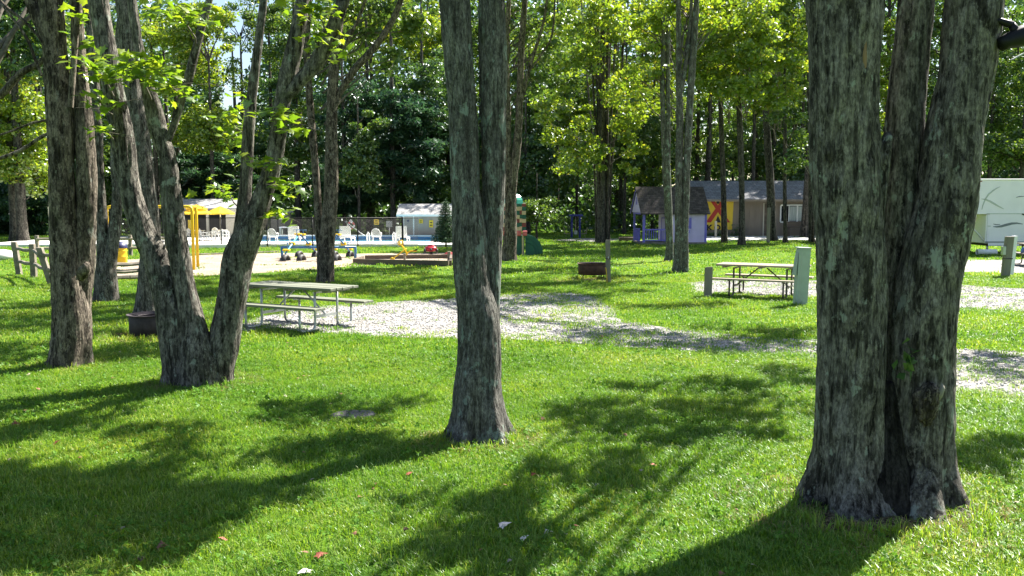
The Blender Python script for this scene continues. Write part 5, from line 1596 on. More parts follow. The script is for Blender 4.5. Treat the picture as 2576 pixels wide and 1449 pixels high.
def lounge_chair(loc, rz, label, s=1.0):
    r = empty('lounge_chair', loc, rz, label, 'lounge chair', 'white lounge chairs by the pool')
    m = M['white_plastic']
    for x in (-1, 1):
        b = MB(); b.box((x * .27 * s, .3 * s, .27 * s), (.05 * s, 1.3 * s, .06 * s), ch=.01); b.build('side_rail', m, r)
        b = MB(); b.tube([(x * .27 * s, -.32 * s, .28 * s), (x * .25 * s, -.48 * s, .88 * s)], .028 * s, 6); b.build('back_post', m, r, None, True)
        for y in (-.2, .85):
            b = MB(); b.box((x * .27 * s, y * s, .13 * s), (.05 * s, .06 * s, .26 * s)); b.build('leg', m, r)
    for j in range(9):
        t = j / 8
        b = MB(); b.box((0, (-.33 - .15 * t) * s, (.33 + .54 * t) * s), (.52 * s, .014, .052 * s), rx=.26); b.build('back_slat', m, r)
    for j in range(9):
        b = MB(); b.box((0, (-.2 + .13 * j) * s, .305 * s), (.50 * s, .10 * s, .016)); b.build('seat_slat', m, r)
    return r
def onD(px, D, z=.12):
    return Vector((At(px, 600, D).x, D, z))
patio_chair(onD(686, 45.6), R(180), 'white patio chair just right of the V-shaped maple by the pool')
patio_chair(onD(947, 45.9), R(180), 'white patio chair between two loungers at the right end of the pool')
lounge_chair(onD(744, 45.9), 0, 'leftmost white slatted lounger behind the seesaw')
lounge_chair(onD(872, 45.9), 0, 'middle white slatted lounger right of the tall maple trunk')
lounge_chair(onD(1012, 45.9), 0, 'rightmost white slatted lounger in front of the beige shed')
def patio_table(loc, s, label):
    r = empty('patio_table', loc, 0, label, 'table', 'white patio tables under umbrellas')
    b = MB(); b.lathe([(.001, .64), (.44, .64), (.46, .655), (.44, .67), (.001, .67)], 24); b.v = [(x * s, y * s, z * s) for x, y, z in b.v]; b.build('top', M['white_plastic'], r, None, True)
    for j in range(4):
        t = j * math.pi / 2 + .5
        b = MB(); b.tube([(.32 * s * math.cos(t), .32 * s * math.sin(t), .64 * s), (.36 * s * math.cos(t), .36 * s * math.sin(t), 0)], .03 * s, 6); b.build('leg', M['white_plastic'], r, None, True)
    return r
def umbrella(loc, rad, ze, za, label, tiers=1):
    r = empty('patio_umbrella', loc, .2, label, 'umbrella', 'yellow umbrellas on the pool patio')
    b = MB(); b.tube([(0, 0, 0), (0, 0, za - .02)], .025, 8); b.build('pole', M['white'], r, None, True)
    def cone(r0, z0, z1, nm):
        V, F = [(0, 0, z1)], []
        n = 8
        for k_ in range(4):
            rr_ = r0 * (k_ + 1) / 4
            for j in range(n * 2):
                t = math.pi * j / n
                q_ = rr_ if j % 2 == 0 else rr_ * .955
                V.append((q_ * math.cos(t), q_ * math.sin(t), z1 - (z1 - z0) * ((k_ + 1) / 4) ** 1.15 - (.02 if j % 2 else 0)))
        for j in range(n * 2):
            F.append((0, 1 + j, 1 + (j + 1) % (2 * n)))
            for k_ in range(3):
                a_, c_ = 1 + k_ * 2 * n, 1 + (k_ + 1) * 2 * n
                F.append((a_ + j, c_ + j, c_ + (j + 1) % (2 * n), a_ + (j + 1) % (2 * n)))
        bb = MB(); bb.add(V, F)
        # valance
        V2, F2 = [], []
        for j in range(n * 2):
            t = math.pi * j / n; q_ = r0 if j % 2 == 0 else r0 * .955
            zz = z0 - (.02 if j % 2 else 0)
            V2 += [(q_ * math.cos(t), q_ * math.sin(t), zz), (q_ * math.cos(t), q_ * math.sin(t), zz - .07)]
        for j in range(n * 2):
            a_, c_ = 2 * j, 2 * ((j + 1) % (2 * n))
            F2.append((a_, a_ + 1, c_ + 1, c_))
        bb.add(V2, F2)
        return bb.build(nm, M['canvas'], r)
    if tiers == 2:
        cone(rad, ze, ze + (za - ze) * .58, 'canopy'); cone(rad * .62, ze + (za - ze) * .55, za, 'top_canopy')
    else:
        cone(rad, ze, za, 'canopy')
    for j in range(8):
        t = math.pi * j / 4
        b = MB(); b.tube([(0, 0, ze + (za - ze) * .5), (rad * .95 * math.cos(t), rad * .95 * math.sin(t), ze - .01)], .01, 4); b.build('rib', M['white'], r)
    return r
UD = 49.0
umbrella(onD(497, UD), .92, toz(497, 541, UD), toz(497, 520, UD), 'two-tiered yellow umbrella left of the other on the pool patio', 2)
umbrella(onD(556, UD + .6), .78, toz(556, 541, UD + .6), toz(556, 524, UD + .6), 'single-tiered yellow umbrella nearest the V-shaped maple limb')
patio_table(onD(499, UD), .85, 'white patio table under the two-tiered yellow umbrella')
patio_table(onD(556, UD + .6), .85, 'white patio table under the single-tiered yellow umbrella')
for px, d, rz, lb in ((466, 48.8, 250, 'white patio chair left of the table under the two-tiered umbrella'), (514, 48.6, 120, 'white patio chair facing left right of the yellow swing post'), (530, 49.6, 260, 'white patio chair left of the table under the right umbrella'), (545, 50.6, 175, 'white patio chair behind the table under the right umbrella'), (568, 49.8, 100, 'white patio chair right of the table under the right umbrella')):
    patio_chair(onD(px, d), R(rz), lb, .74, 'white patio chairs around the umbrella tables')
r = empty('side_table', onD(718, 53.4), 0, 'pale blue low table behind the pool', 'table')
b = MB(); b.box((0, 0, .62), (.62, .5, .05), ch=.01); b.build('top', M['rv'], r)
for x in (-.25, .25):
    b = MB(); b.box((x, 0, .3), (.1, .4, .6)); b.build('leg', M['pedestal'], r)
# pool ladder rails
for px, lb in ((926, 'left white pool rail post beside the rescue pole'), (991, 'right white pool rail post beside the rightmost lounger')):
    r = empty('pool_rail', onD(px, 48.0), 0, lb, 'pool rail')
    b = MB(); b.tube([(-.05, 0, 0), (-.06, 0, .40), (0, .02, .50), (.05, .06, .42), (.06, .1, 0)], .035, 7); b.build('rail', M['white'], r, None, True)

# ---- shed by the pool
SD = 53.0
sx0, sx1 = At(1014, 600, SD).x, At(1165, 600, SD).x
zE, zR = toz(1060, 541, SD), toz(1060, 520, SD + .9)
sh = empty('pool_shed', ((sx0 + sx1) / 2, SD, 0), 0, 'beige pump shed with pale grey roof at the right end of the pool', 'shed')
hw, dp = (sx1 - sx0) / 2, 2.4
b = MB(); b.prism([(0, 0), (dp, 0), (dp, zE), (dp / 2, zR + .05), (0, zE)], -hw, hw)
b.v = [(y, x, z) for x, y, z in b.v]; b.f = [tuple(reversed(f_)) for f_ in b.f]; b.build('wall', M['beige'], sh)
for s in (0, 1):
    y0, y1 = (-.28, dp / 2) if s == 0 else (dp + .28, dp / 2)
    z0_ = zE - .02; z1_ = zR + .12
    b = MB(); V = [(-hw - .35, y0, z0_), (hw + .35, y0, z0_), (hw + .35, y1, z1_), (-hw - .35, y1, z1_)]
    b.add(V + [(x, y, z + .06) for x, y, z in V], [(3, 2, 1, 0), (4, 5, 6, 7), (0, 1, 5, 4), (1, 2, 6, 5), (2, 3, 7, 6), (3, 0, 4, 7)])
    o = b.build('roof', M['shingle_pale'], sh); shade_smooth_uv(o, 1, 1)
b = MB(); b.box((0, -.30, zE - .02), (2 * hw + .7, .03, .12)); b.build('fascia', M['white'], sh)
for i, x in enumerate((At(1041, 600, SD).x, sx0 + .02)):
    b = MB(); b.box((x - sh.location.x, -.02, zE / 2), (.07 if i == 0 else .1, .04, zE)); b.build('trim', M['white'], sh)
for i in range(1, 9):
    x = -hw + i * hw * 2 / 9
    b = MB(); b.box((x + .06, -.008, zE / 2), (.02, .016, zE - .02)); b.build('batten', M['beige'], sh)
ks = SD / FP
def onshed(X, Y_):
    p = At(868.2 + X / 7.06, 505.1 + Y_ / 7.06, SD)
    return p.x - sh.location.x, p.z
for (X, Y_, w_, h_, m_, nm) in ((1347, 365, 9.5, 10, 'sign_yellow', 'notice_sign'), (1528, 408, 10, 18, 'sign_yellow', 'notice_sign')):
    x, z = onshed(X, Y_); b = MB(); b.box((x, -.034, z), (w_ * ks, .02, h_ * ks)); s_ = b.build(nm, M[m_], sh)
    for dz in (-.2, .15):
        b = MB(); b.box((x, -.047, z + dz * h_ * ks), (w_ * ks * .6, .004, h_ * ks * .14)); b.build('print_line', M['sign_black'], s_)
x, z = onshed(1120, 355); b = MB(); b.box((x, -.034, z), (.11, .02, .11), ry=math.pi / 4); b.build('warning_diamond', M['lid_blue'], sh)
for dx, Y_, w_ in ((1345, 256, 18), (1325, 272, 11)):
    x, z = onshed(dx, Y_); b = MB(); b.box((x, -.03, z), (w_ * ks, .012, 1.6 * ks)); b.build('lettering', M['sign_black'], sh)

# ---- pool house behind the umbrellas
HD = 54.6
hx0, hx1 = At(440, 600, HD).x, At(600, 600, HD).x
zE2, zR2 = toz(500, 531, HD), toz(560, 512, HD + 1.5)
ph = empty('pool_house', ((hx0 + hx1) / 2, HD, .12), 0, 'cream pool house with open dark porch behind the yellow umbrellas', 'building')
hw = (hx1 - hx0) / 2
b = MB(); b.box((0, 2.2, zE2 / 2), (2 * hw, 2.2, zE2)); b.build('wall', M['cream'], ph)
b = MB(); b.box((0, 1.09, zE2 / 2 - .1), (2 * hw - .3, .02, zE2 - .3)); b.build('porch_shade_panel', M['interior_shade'], ph)  # dark panel on the solid wall stands for the porch shade
for px in (446, 524, 577, 590):
    x = At(px, 600, HD).x - ph.location.x
    b = MB(); b.box((x, 0, zE2 / 2), (.14 if px < 575 else .32, .14, zE2)); b.build('column', M['cream'], ph)
b = MB(); b.box((0, 0, zE2 - .12), (2 * hw, .12, .2)); b.build('beam', M['timber_dark'], ph)
for s in (0, 1):
    y0, y1 = (-.3, 1.6) if s == 0 else (3.5, 1.6)
    V = [(-hw - .3, y0, zE2), (hw + .3, y0, zE2), (hw + .3, y1, zR2 + .1), (-hw - .3, y1, zR2 + .1)]
    b = MB(); b.add(V + [(x, y, z + .07) for x, y, z in V], [(3, 2, 1, 0), (4, 5, 6, 7), (0, 1, 5, 4), (1, 2, 6, 5), (2, 3, 7, 6), (3, 0, 4, 7)])
    o = b.build('roof', M['shingle_pale'], ph); shade_smooth_uv(o, 1, 1)
b = MB(); x = At(478, 600, HD).x - ph.location.x; b.box((x, .06, .72), (.22, .02, .62)); b.build('notice_board', M['sign_yellow'], ph)
# small block building further right
CD = 57.5
r = empty('block_hut', (At(700, 600, CD).x, CD, 0), 0, 'small pale block hut with flat white roof behind the far fence', 'hut')
zt_ = toz(700, 535, CD)
b = MB(); b.box((0, .8, zt_ / 2), (.9, 1.6, zt_)); b.build('wall', M['cream'], r)
b = MB(); b.box((0, .8, zt_ + .05), (1.2, 1.9, .14), ch=.01); b.build('roof', M['white'], r)

# ---- young spruce
f = G(1122, 622)
sp_ = empty('spruce_tree', f, 0, 'young green spruce standing beside the beige pool shed', 'tree')
b = MB(); b.tube([(0, 0, -.02), (0, 0, .5), (0, 0, 2.3)], [.05, .045, .008], 8); b.build('trunk', M['bark_far'], sp_, None, True)
pts, H_ = [], 2.32
brm = MB()
for lv in range(17):
    z = .26 + lv * .122
    rr_ = .72 * (1 - (z - .2) / (H_ - .12)) ** .85 + .03
    nb = 10 if lv < 10 else 7
    for j in range(nb):
        t = 2 * math.pi * (j + .37 * lv) / nb + rng.uniform(-.2, .2)
        Lb = rr_ * rng.uniform(.78, 1.12)
        tip = (Lb * math.cos(t), Lb * math.sin(t), z + .10 * Lb)
        brm.tube([(0, 0, z), tip], [.01, .004], 4, False)
        n = max(12, int(150 * Lb))
        for q_ in range(n):
            u = rng.uniform(.12, 1.03)
            w_ = .13 * (1.15 - u) + .03
            pts.append((tip[0] * u + rng.normal() * w_ * .8 * abs(math.sin(t)), tip[1] * u + rng.normal() * w_ * .8 * abs(math.cos(t)), z + .10 * Lb * u + rng.normal() * .03))
for q_ in range(60):
    pts.append((rng.normal() * .012, rng.normal() * .012, rng.uniform(2.0, 2.4)))
brm.build('branches', M['bark_far'], sp_)
V, F = leaves(np.array(pts), .12, (np.array([[-.5, -.14, 0], [.5, 0, .05], [-.5, .14, 0], [0, 0, .12]]), np.array([[0, 1, 3], [3, 1, 2]])), .5, .9)
np_mesh('crown', V, F, M['needle_blue'], sp_)

# ---- green and red playset
PD = 37.4
ps = empty('playset', (At(1290, 643, PD).x, PD, 0), 0, 'green plastic playset with domed roof, block columns and curved slide', 'playset')
o1 = ps.location.copy()
def S(px, py, D=PD):
    p = At(px, py, D); return Vector((p.x - o1.x, D - PD, p.z))
xr = S(1308, 600).x; xl_ = S(1271, 600).x
zr0, zr1 = S(1290, 512).z, S(1290, 486).z
V, F = [], []
for j in range(9):
    t = j / 8 * math.pi / 2
    w_ = S(1318, 512).x * math.cos(t) if j < 8 else .02
    V_ = None
b = MB(); rx_ = (S(1318, 500).x - S(1264, 500).x) / 2; cx_ = (S(1318, 500).x + S(1264, 500).x) / 2
b.lathe([(rx_ * 1.02, zr0 - .03), (rx_ * 1.02, zr0), (rx_ * .96, zr0 + (zr1 - zr0) * .35), (rx_ * .8, zr0 + (zr1 - zr0) * .65), (rx_ * .55, zr0 + (zr1 - zr0) * .88), (rx_ * .25, zr1), (.001, zr1 + .02)], 8, (cx_, .5, 0), a0=math.pi / 8, a1=2 * math.pi + math.pi / 8); b.build('roof', M['play_teal'], ps)
cols = [M['play_tan'], M['play_green'], M['play_maroon'], M['play_tan'], M['play_green']]
zf = S(1300, 592).z
for ci, (cxp, dy) in enumerate([(1302, 0), (1318, .1), (1270, 0), (1310, .95), (1272, .95)]):
    x = S(cxp, 600).x
    z = zf + .18
    i = ci
    while z < zr0 - .02:
        hh = min(.17, zr0 - z)
        b = MB(); b.box((x, dy, z + hh / 2), (.17, .16, hh - .008), ch=.012); b.build('column_block', cols[i % 5], ps)
        z += hh; i += 1
for x0p, x1p in ((1297, 1312), (1314, 1326), (1266, 1282)):
    a_, c_ = S(x0p, 585).x, S(x1p, 585).x
    b = MB(); b.box(((a_ + c_) / 2, -.02, zf + .09), (c_ - a_, .24, .22), ch=.03); b.build('parapet', M['pink_red'], ps)
b = MB(); b.box(((S(1264, 600).x + S(1321, 600).x) / 2, .5, zf / 2), (S(1321, 600).x - S(1264, 600).x - .06, .95, zf - .02), ch=.03); b.build('base', M['play_green'], ps)
b = MB(); b.box((S(1315, 600).x, -.03, zf / 2), (.07, .08, zf), ch=.01); b.build('corner_rib', M['play_tan'], ps)
# slide: quarter-round shell with raised sides
xs0, xs1 = S(1322, 600).x, S(1366, 640).x
prof = [(xs0, 0)]
for j in range(13):
    t = j / 12 * math.pi / 2
    prof.append((xs0 + (xs1 - xs0) * math.sin(t) ** 1.05, .02 + (zf - .0) * math.cos(t) ** .8))
for y0, y1, nm in ((.08, .13, 'slide_side'), (.62, .67, 'slide_side')):
    b = MB(); b.prism(prof, y0, y1); b.build(nm, M['play_green'], ps)
inner = [(x * 1.0 - .0 + (xs0 - x) * .07, z * .93) for x, z in prof]
b = MB(); b.prism(inner, .132, .618); b.build('slide_bed', M['play_green'], ps)
for sc_ in (.8, .62):
    pts = [(xs0 + (x - xs0) * sc_, .07, max(z * sc_, .02)) for x, z in prof[1:]]
    b = MB(); b.tube(pts, .014, 5); b.build('slide_rib', M['play_green'], ps, None, True)

# ---- blue glider swing far back
GD = 56.0
gl_ = empty('glider_swing', (At(1448, 595, GD).x, GD, 0), 0, 'small blue frame swing with two pale seats at the forest edge', 'swing')
o1 = gl_.location.copy()
zt_ = toz(1448, 543, GD)
for xp in (1438, 1458):
    x = At(xp, 600, GD).x - o1.x
    for y in (-.3, .3):
        b = MB(); b.box((x, y, zt_ / 2), (.09, .09, zt_), ch=.005); b.build('post', M['navy'], gl_)
b = MB(); b.box((0, 0, zt_ + .03), (.85, .75, .11), ch=.01); b.build('top_beam', M['navy'], gl_)
b = MB(); b.box((0, 0, zt_ * .6), (.06, .06, zt_ * .72)); b.build('hanger', M['wood_tan'], gl_)
b = MB(); b.box((0, -.1, .34), (.2, .12, .24), ch=.01); b.build('foot_rest', M['galv'], gl_)
for s, xp in ((-1, 1425), (1, 1469)):
    x = At(xp, 600, GD).x - o1.x
    b = MB(); b.box((x, 0, .26), (.34, .34, .04), ch=.008); b.build('seat', M['wood_tan'], gl_)
    b = MB(); b.box((x + s * .15, 0, .46), (.04, .32, .38), ry=s * .2, ch=.01); b.build('seat_back', M['wood_tan'], gl_)
    b = MB(); b.tube([(x + s * .1, 0, 0), (x, 0, .25), (0, 0, .3)], .018, 5); b.build('seat_arm', M['wood_tan'], gl_)

# ---- lavender playhouse
HF = G(1617, 615.6)
AL = R(5)
hs = empty('playhouse', HF, AL, 'lavender playhouse with violet trim, railed porch and brown shingle roof', 'playhouse')
LX, LY, HW = 3.42, 2.3, 1.66
PX_ = 1.42            # porch length
b = MB(); b.box((0, 0, 0), (LX + .1, LY + .1, .12)); o = b.build('floor_deck', M['wood_grey'], hs); o.location = (LX / 2, LY / 2, .06)
def hbox(name, x0, x1, y0, y1, z0, z1, mat, ch=0.0, parent=None):
    b = MB(); b.box(((x0 + x1) / 2, (y0 + y1) / 2, (z0 + z1) / 2), (x1 - x0, y1 - y0, z1 - z0), ch=ch)
    return b.build(name, mat, parent or hs)
hbox('wall', PX_, LX, 0, .06, .12, HW, M['lavender'])
hbox('wall', PX_, LX, LY - .06, LY, .12, HW, M['lavender'])
hbox('wall', PX_, PX_ + .06, .062, LY - .062, .12, HW, M['lavender'])
hbox('wall', LX - .06, LX, .062, LY - .062, .12, HW, M['lavender'])
hbox('corner_trim', LX - .10, LX + .02, -.02, .0, .12, HW, M['violet'])
hbox('corner_trim', LX + .002, LX + .022, .0, .10, .12, HW, M['violet'])
hbox('corner_trim', PX_ - .02, PX_ + .12, -.02, -.002, .12, HW, M['violet'])
hbox('porch_post', .0, .12, .0, .12, .12, HW, M['violet'])
hbox('porch_post', .0, .09, LY - .12, LY, .12, HW, M['violet'])
hbox('porch_post', .0, .06, .9, .96, .12, .85, M['violet'])
hbox('top_beam', -.02, PX_, -.012, .05, HW - .07, HW + .03, M['violet'])
hbox('top_beam', -.02, .05, .052, LY, HW - .07, HW + .03, M['violet'])
hbox('handrail', .12, PX_, .02, .08, .76, .83, M['violet'])
hbox('bottom_rail', .12, PX_, .02, .08, .20, .25, M['violet'])
for i in range(10):
    x = .2 + i * .125
    hbox('baluster', x, x + .035, .035, .065, .25, .76, M['violet'])
hbox('handrail', .01, .06, .96, LY - .12, .76, .83, M['violet'])
for i in range(8):
    y = 1.02 + i * .15
    hbox('baluster', .02, .05, y, y + .06, .14, .76, M['violet'])
# door on the porch wall (faces left) and shutter window on the front
hbox('door', PX_ - .03, PX_ - .002, .75, 1.45, .14, 1.35, M['lavender'])
for y0, y1, z0, z1 in ((.67, .745, .14, 1.42), (1.455, 1.53, .14, 1.42), (.745, 1.455, 1.355, 1.42)):
    hbox('door_frame', PX_ - .045, PX_ - .004, y0, y1, z0, z1, M['violet'])
kx = G(1720, 612).y / FP
wx = 2.42
hbox('window', wx - .30, wx + .02, -.012, -.002, .82, 1.40, M['glass'])
hbox('window_box', wx - .32, wx + .06, -.12, -.004, .62, .78, M['violet'], .01)
sx = wx + .03
hbox('shutter', sx, sx + .15, -.035, -.003, .84, 1.42, M['violet'], .004)
hbox('shutter', wx - .48, wx - .32, -.035, -.003, .84, 1.42, M['violet'], .004)
ZR = toz(1680, 472.5, G(1680, 614).y + 1.15)
ov = .22
for s in (0, 1):
    y0, y1 = (-ov, LY / 2) if s == 0 else (LY + ov, LY / 2)
    sl_ = (ZR - HW) / (LY / 2)
    z0_ = HW - ov * sl_ * .25
    V = [(-.18, y0, z0_), (LX + .14, y0, z0_), (LX + .14, y1, ZR), (-.18, y1, ZR)]
    b = MB(); b.add(V + [(x, y, z + .05) for x, y, z in V], [(3, 2, 1, 0), (4, 5, 6, 7), (0, 1, 5, 4), (1, 2, 6, 5), (2, 3, 7, 6), (3, 0, 4, 7)])
    o = b.build('roof', M['shingle_dark'], hs); shade_smooth_uv(o, 1, 1)
b = MB(); b.prism([(0, HW + .03), (LY, HW + .03), (LY / 2, ZR - .06)], 0, .06)
b.v = [(y - .08, x, z) for x, y, z in b.v]; b.f = [tuple(reversed(f_)) for f_ in b.f]; b.build('gable', M['lavender'], hs)
for y0, y1 in ((.0, LY / 2), (LY, LY / 2)):
    b = MB(); b.tube([(-.13, y0 - (.2 if y0 == 0 else -.2), HW - .04), (-.13, y1, ZR - .01)], .03, 4); b.build('bargeboard', M['violet'], hs)
b = MB(); b.tube([(-.10, LY / 2 - .1, HW + .45), (-.10, LY / 2 + .02, HW + .85)], .016, 5); b.tube([(-.10, LY / 2 + .1, HW + .45), (-.10, LY / 2 - .06, HW + .8)], .016, 5); b.build('gable_ornament', M['violet'], hs)
# low timber beside the playhouse
r = empty('log_bench', G(1578, 607), .05, 'low dark timber lying on the grass left of the playhouse', 'timber')
b = MB(); b.box((0, 0, .12), (.95, .3, .24), ch=.03); b.build('beam', M['timber_dark'], r)

# ---- long tan building with the painted wall sign
BD = 59.0
bx0, bx1 = At(1742, 600, BD).x, At(2300, 600, BD).x
bl = empty('long_building', (bx0, BD, 0), R(.6), 'long taupe building with grey roof, yellow wall sign and wide window', 'building')
WB = bx1 - bx0
zE3 = toz(1800, 504, BD)
def bb(name, x0, x1, y0, y1, z0, z1, mat, parent=None, ch=0.0):
    b = MB(); b.box(((x0 + x1) / 2, (y0 + y1) / 2, (z0 + z1) / 2), (x1 - x0, y1 - y0, z1 - z0), ch=ch)
    return b.build(name, mat, parent or bl)
bb('wall', 0, WB, 0, 6, 0, zE3 + .1, M['tan_siding'])
zR3 = toz(1900, 470, BD + 2.2)
for s in (0, 1):
    y0, y1 = (-.7, 3) if s == 0 else (6.7, 3)
    V = [(-.5, y0, zE3 - .02), (WB + .5, y0, zE3 - .02), (WB + .5, y1, zR3 + .35), (-.5, y1, zR3 + .35)]
    b = MB(); b.add(V + [(x, y, z + .08) for x, y, z in V], [(3, 2, 1, 0), (4, 5, 6, 7), (0, 1, 5, 4), (1, 2, 6, 5), (2, 3, 7, 6), (3, 0, 4, 7)])
    o = b.build('roof', M['shingle_grey'], bl); shade_smooth_uv(o, .6, .6)
bb('fascia', -.5, WB + .5, -.74, -.705, zE3 - .08, zE3 + .06, M['tan_siding'])
kb = BD / FP
def bxz(X, Y_):
    p = At((2220 + X / 5.5725) / 1.26708, (560 + Y_ / 5.5725) / 1.26708, BD)
    return p.x - bx0, p.z
def bpoly(name, pts, mat, dep, th=.02, parent=None):
    P = [bxz(*q_) for q_ in pts]
    b = MB(); b.prism(P, -dep - th, -dep)
    # make faces look outwards whichever way the outline runs
    me_o = b.build(name, mat, parent or bl)
    import bmesh
    bm = bmesh.new(); bm.from_mesh(me_o.data); bmesh.ops.recalc_face_normals(bm, faces=bm.faces); bm.to_mesh(me_o.data); bm.free()
    return me_o
sg = bpoly('wall_sign', [(100, 445), (660, 445), (632, 960), (128, 960)], M['sign_yellow'], .004, .03)
bpoly('red_stripe', [(245, 450), (325, 450), (600, 830), (505, 830)], M['sign_red'], .036, .008, sg)
bpoly('red_stripe', [(435, 450), (515, 450), (255, 830), (160, 830)], M['sign_red'], .046, .008, sg)
bpoly('black_triangle', [(380, 705), (435, 832), (328, 832)], M['sign_black'], .036, .012, sg)
bpoly('black_dot', [(380 + 30 * math.cos(t / 16 * 2 * math.pi), 472 + 30 * math.sin(t / 16 * 2 * math.pi)) for t in range(16)], M['sign_black'], .036, .012, sg)
# letters
bpoly('letter_stroke', [(180, 870), (212, 870), (212, 968), (180, 968)], M['sign_black'], .036, .010, sg)
bpoly('letter_stroke', [(212, 905), (245, 870), (285, 870), (232, 922), (285, 968), (245, 968), (212, 935)], M['sign_black'], .0365, .010, sg)
b = MB()
cO, zO = bxz(370, 920); rX = 58 * kb / 5.5725 / 1.26708; rZ = 50 * kb / 5.5725 / 1.26708
V, F = [], []
n = 24
for j in range(n):
    t = 2 * math.pi * j / n
    for q_, yy in ((1.0, -.046), (.52, -.046), (.52, -.036), (1.0, -.036)):
        V.append((cO + rX * q_ * math.cos(t), yy, zO + rZ * q_ * math.sin(t)))
for j in range(n):
    a_, c_ = 4 * j, 4 * ((j + 1) % n)
    for q_ in range(4):
        w_ = (q_ + 1) % 4
        F.append((a_ + q_, a_ + w_, c_ + w_, c_ + q_))
b.add(V, F); b.build('letter_stroke', M['sign_black'], sg)
bpoly('letter_stroke', [(440, 968), (482, 870), (518, 870), (560, 968), (524, 968), (516, 946), (484, 946), (476, 968)], M['sign_black'], .036, .010, sg)
# door and window
x0, z1 = bxz(1195, 500); x1, _ = bxz(1330, 500)
dr_ = bb('door', x0 + .06, x1 - .06, -.03, -.004, .05, z1, M['timber_dark'])
bb('door_frame', x0 - .02, x0 + .055, -.05, -.006, 0, z1 + .06, M['cream'])
bb('door_frame', x1 - .055, x1 + .02, -.05, -.006, 0, z1 + .06, M['cream'])
wx0, wz1 = bxz(1500, 530); wx1, wz0 = bxz(2085, 818)
wn_ = bb('window', wx0, wx1, -.02, -.004, wz0, wz1, M['interior_shade'])
for i, (a_, c_, m_) in enumerate(((0, .25, 'glass'), (.25, .5, 'pane_reflection'), (.5, .75, 'pane_reflection'), (.75, 1, 'glass'))):  # the two middle panes carry the painted reflection
    bb('pane', wx0 + (wx1 - wx0) * a_ + .05, wx0 + (wx1 - wx0) * c_ - .05, -.03, -.021, wz0 + .06, wz1 - .06, M[m_], wn_)
for a_ in (0, .25, .5, .75, 1):
    xx = wx0 + (wx1 - wx0) * a_
    w_ = .045 if a_ in (0, 1, .5) else .028
    bb('mullion', xx - w_, xx + w_, -.06, -.032, wz0, wz1, M['white'], wn_)
bb('frame_rail', wx0, wx1, -.062, -.033, wz1 - .02, wz1 + .07, M['white'], wn_)
bb('frame_rail', wx0, wx1, -.062, -.033, wz0 - .07, wz0 + .02, M['white'], wn_)
for i in range(24):
    xx = 2.9 + i * .42
    if x0 - .1 < xx < x1 + .1: continue
    zl = zE3 - .05
    if wx0 - .1 < xx < wx1 + .1: zl = wz0 - .1
    bb('siding_batten', xx, xx + .03, -.018, -.003, .1, zl, M['tan_siding'])
# bench and planter under the window
r = empty('long_bench', (bx0 + (wx0 + wx1) / 2, BD - .8, 0), 0, 'dark long bench standing below the wide window', 'bench')
b = MB(); b.box((0, 0, .62), (1.9, .4, .06), ch=.01); b.build('seat', M['timber_dark'], r)
b = MB(); b.box((0, .2, .82), (1.7, .05, .3), ch=.01); b.build('backrest', M['timber_dark'], r)
for x in (-.8, .8):
    b = MB(); b.box((x, 0, .3), (.08, .36, .6)); b.build('leg', M['timber_dark'], r)
def shrub(loc, rx_, h_, n, label, mat):
    r = empty('shrub', loc, 0, label, 'shrub')
    b = MB(); 
    for j in range(5):
        t = j * 1.26; b.tube([(0, 0, -.02), (rx_ * .5 * math.cos(t), .15 * math.sin(t), h_ * .8)], [.015, .006], 4, False)
    b.build('stems', M['twig'], r)
    c = np.stack([rng.normal(size=n) * rx_ * .5, rng.normal(size=n) * .18, np.abs(rng.normal(size=n)) * h_ * .45 + .03], 1)
    V, F = leaves(c, .12, DIAMOND, .5, .9); np_mesh('foliage', V, F, mat, r)
shrub((bx0 + bxz(330, 1000)[0], BD - .35, 0), 1.0, .22, 300, 'low dark shrub growing under the yellow wall sign', M['leaf_deep'])
shrub((bx0 + bxz(690, 1000)[0], BD - .5, 0), .35, .75, 160, 'narrow dark shrub right of the yellow wall sign', M['leaf_deep'])

# ---- white fifth-wheel trailer
RD = 38.0
rvx = At(2478.6, 600, RD).x
rv = empty('camper_trailer', (rvx, RD, 0), R(-1.5), 'white fifth-wheel camper trailer with grey swoosh graphics at right edge', 'trailer')
def rz_(X, Y_):
    p = At((3030 + X / 3.624) / 1.26708, (500 + Y_ / 3.624) / 1.26708, RD)
    return p.x - rvx, p.z
zb_, zn, zt_ = rz_(420, 1000)[1], rz_(300, 662)[1], rz_(500, 262)[1]
b = MB(); b.box((4.2, 1.2, (zb_ + zn) / 2), (8.4, 2.4, zn - zb_), ch=.03); b.build('body', M['rv'], rv)
b = MB(); b.prism([(-2.3, zn + .004), (8.4, zn + .004), (8.4, zt_ - .03), (-1.2, zt_ - .03), (-2.0, zn + .7), (-2.3, zn + .25)], 0, 2.4); b.build('upper_body', M['rv'], rv)
b = MB(); b.box((3.6, 1.2, zt_), (9.7, 2.46, .07), ch=.02); b.build('roof_edge', M['white'], rv)
x1_, z1_ = rz_(330, 370); _, z0_ = rz_(330, 560)
b = MB(); b.box((x1_ - .45, -.008, (z0_ + z1_) / 2), (.9, .02, z1_ - z0_), ch=.008); w_ = b.build('window', M['glass'], rv)
b = MB(); b.box((x1_ - .45, -.004, (z0_ + z1_) / 2), (1.0, .012, z1_ - z0_ + .1), ch=.004); b.build('window_frame', M['rv'], w_)
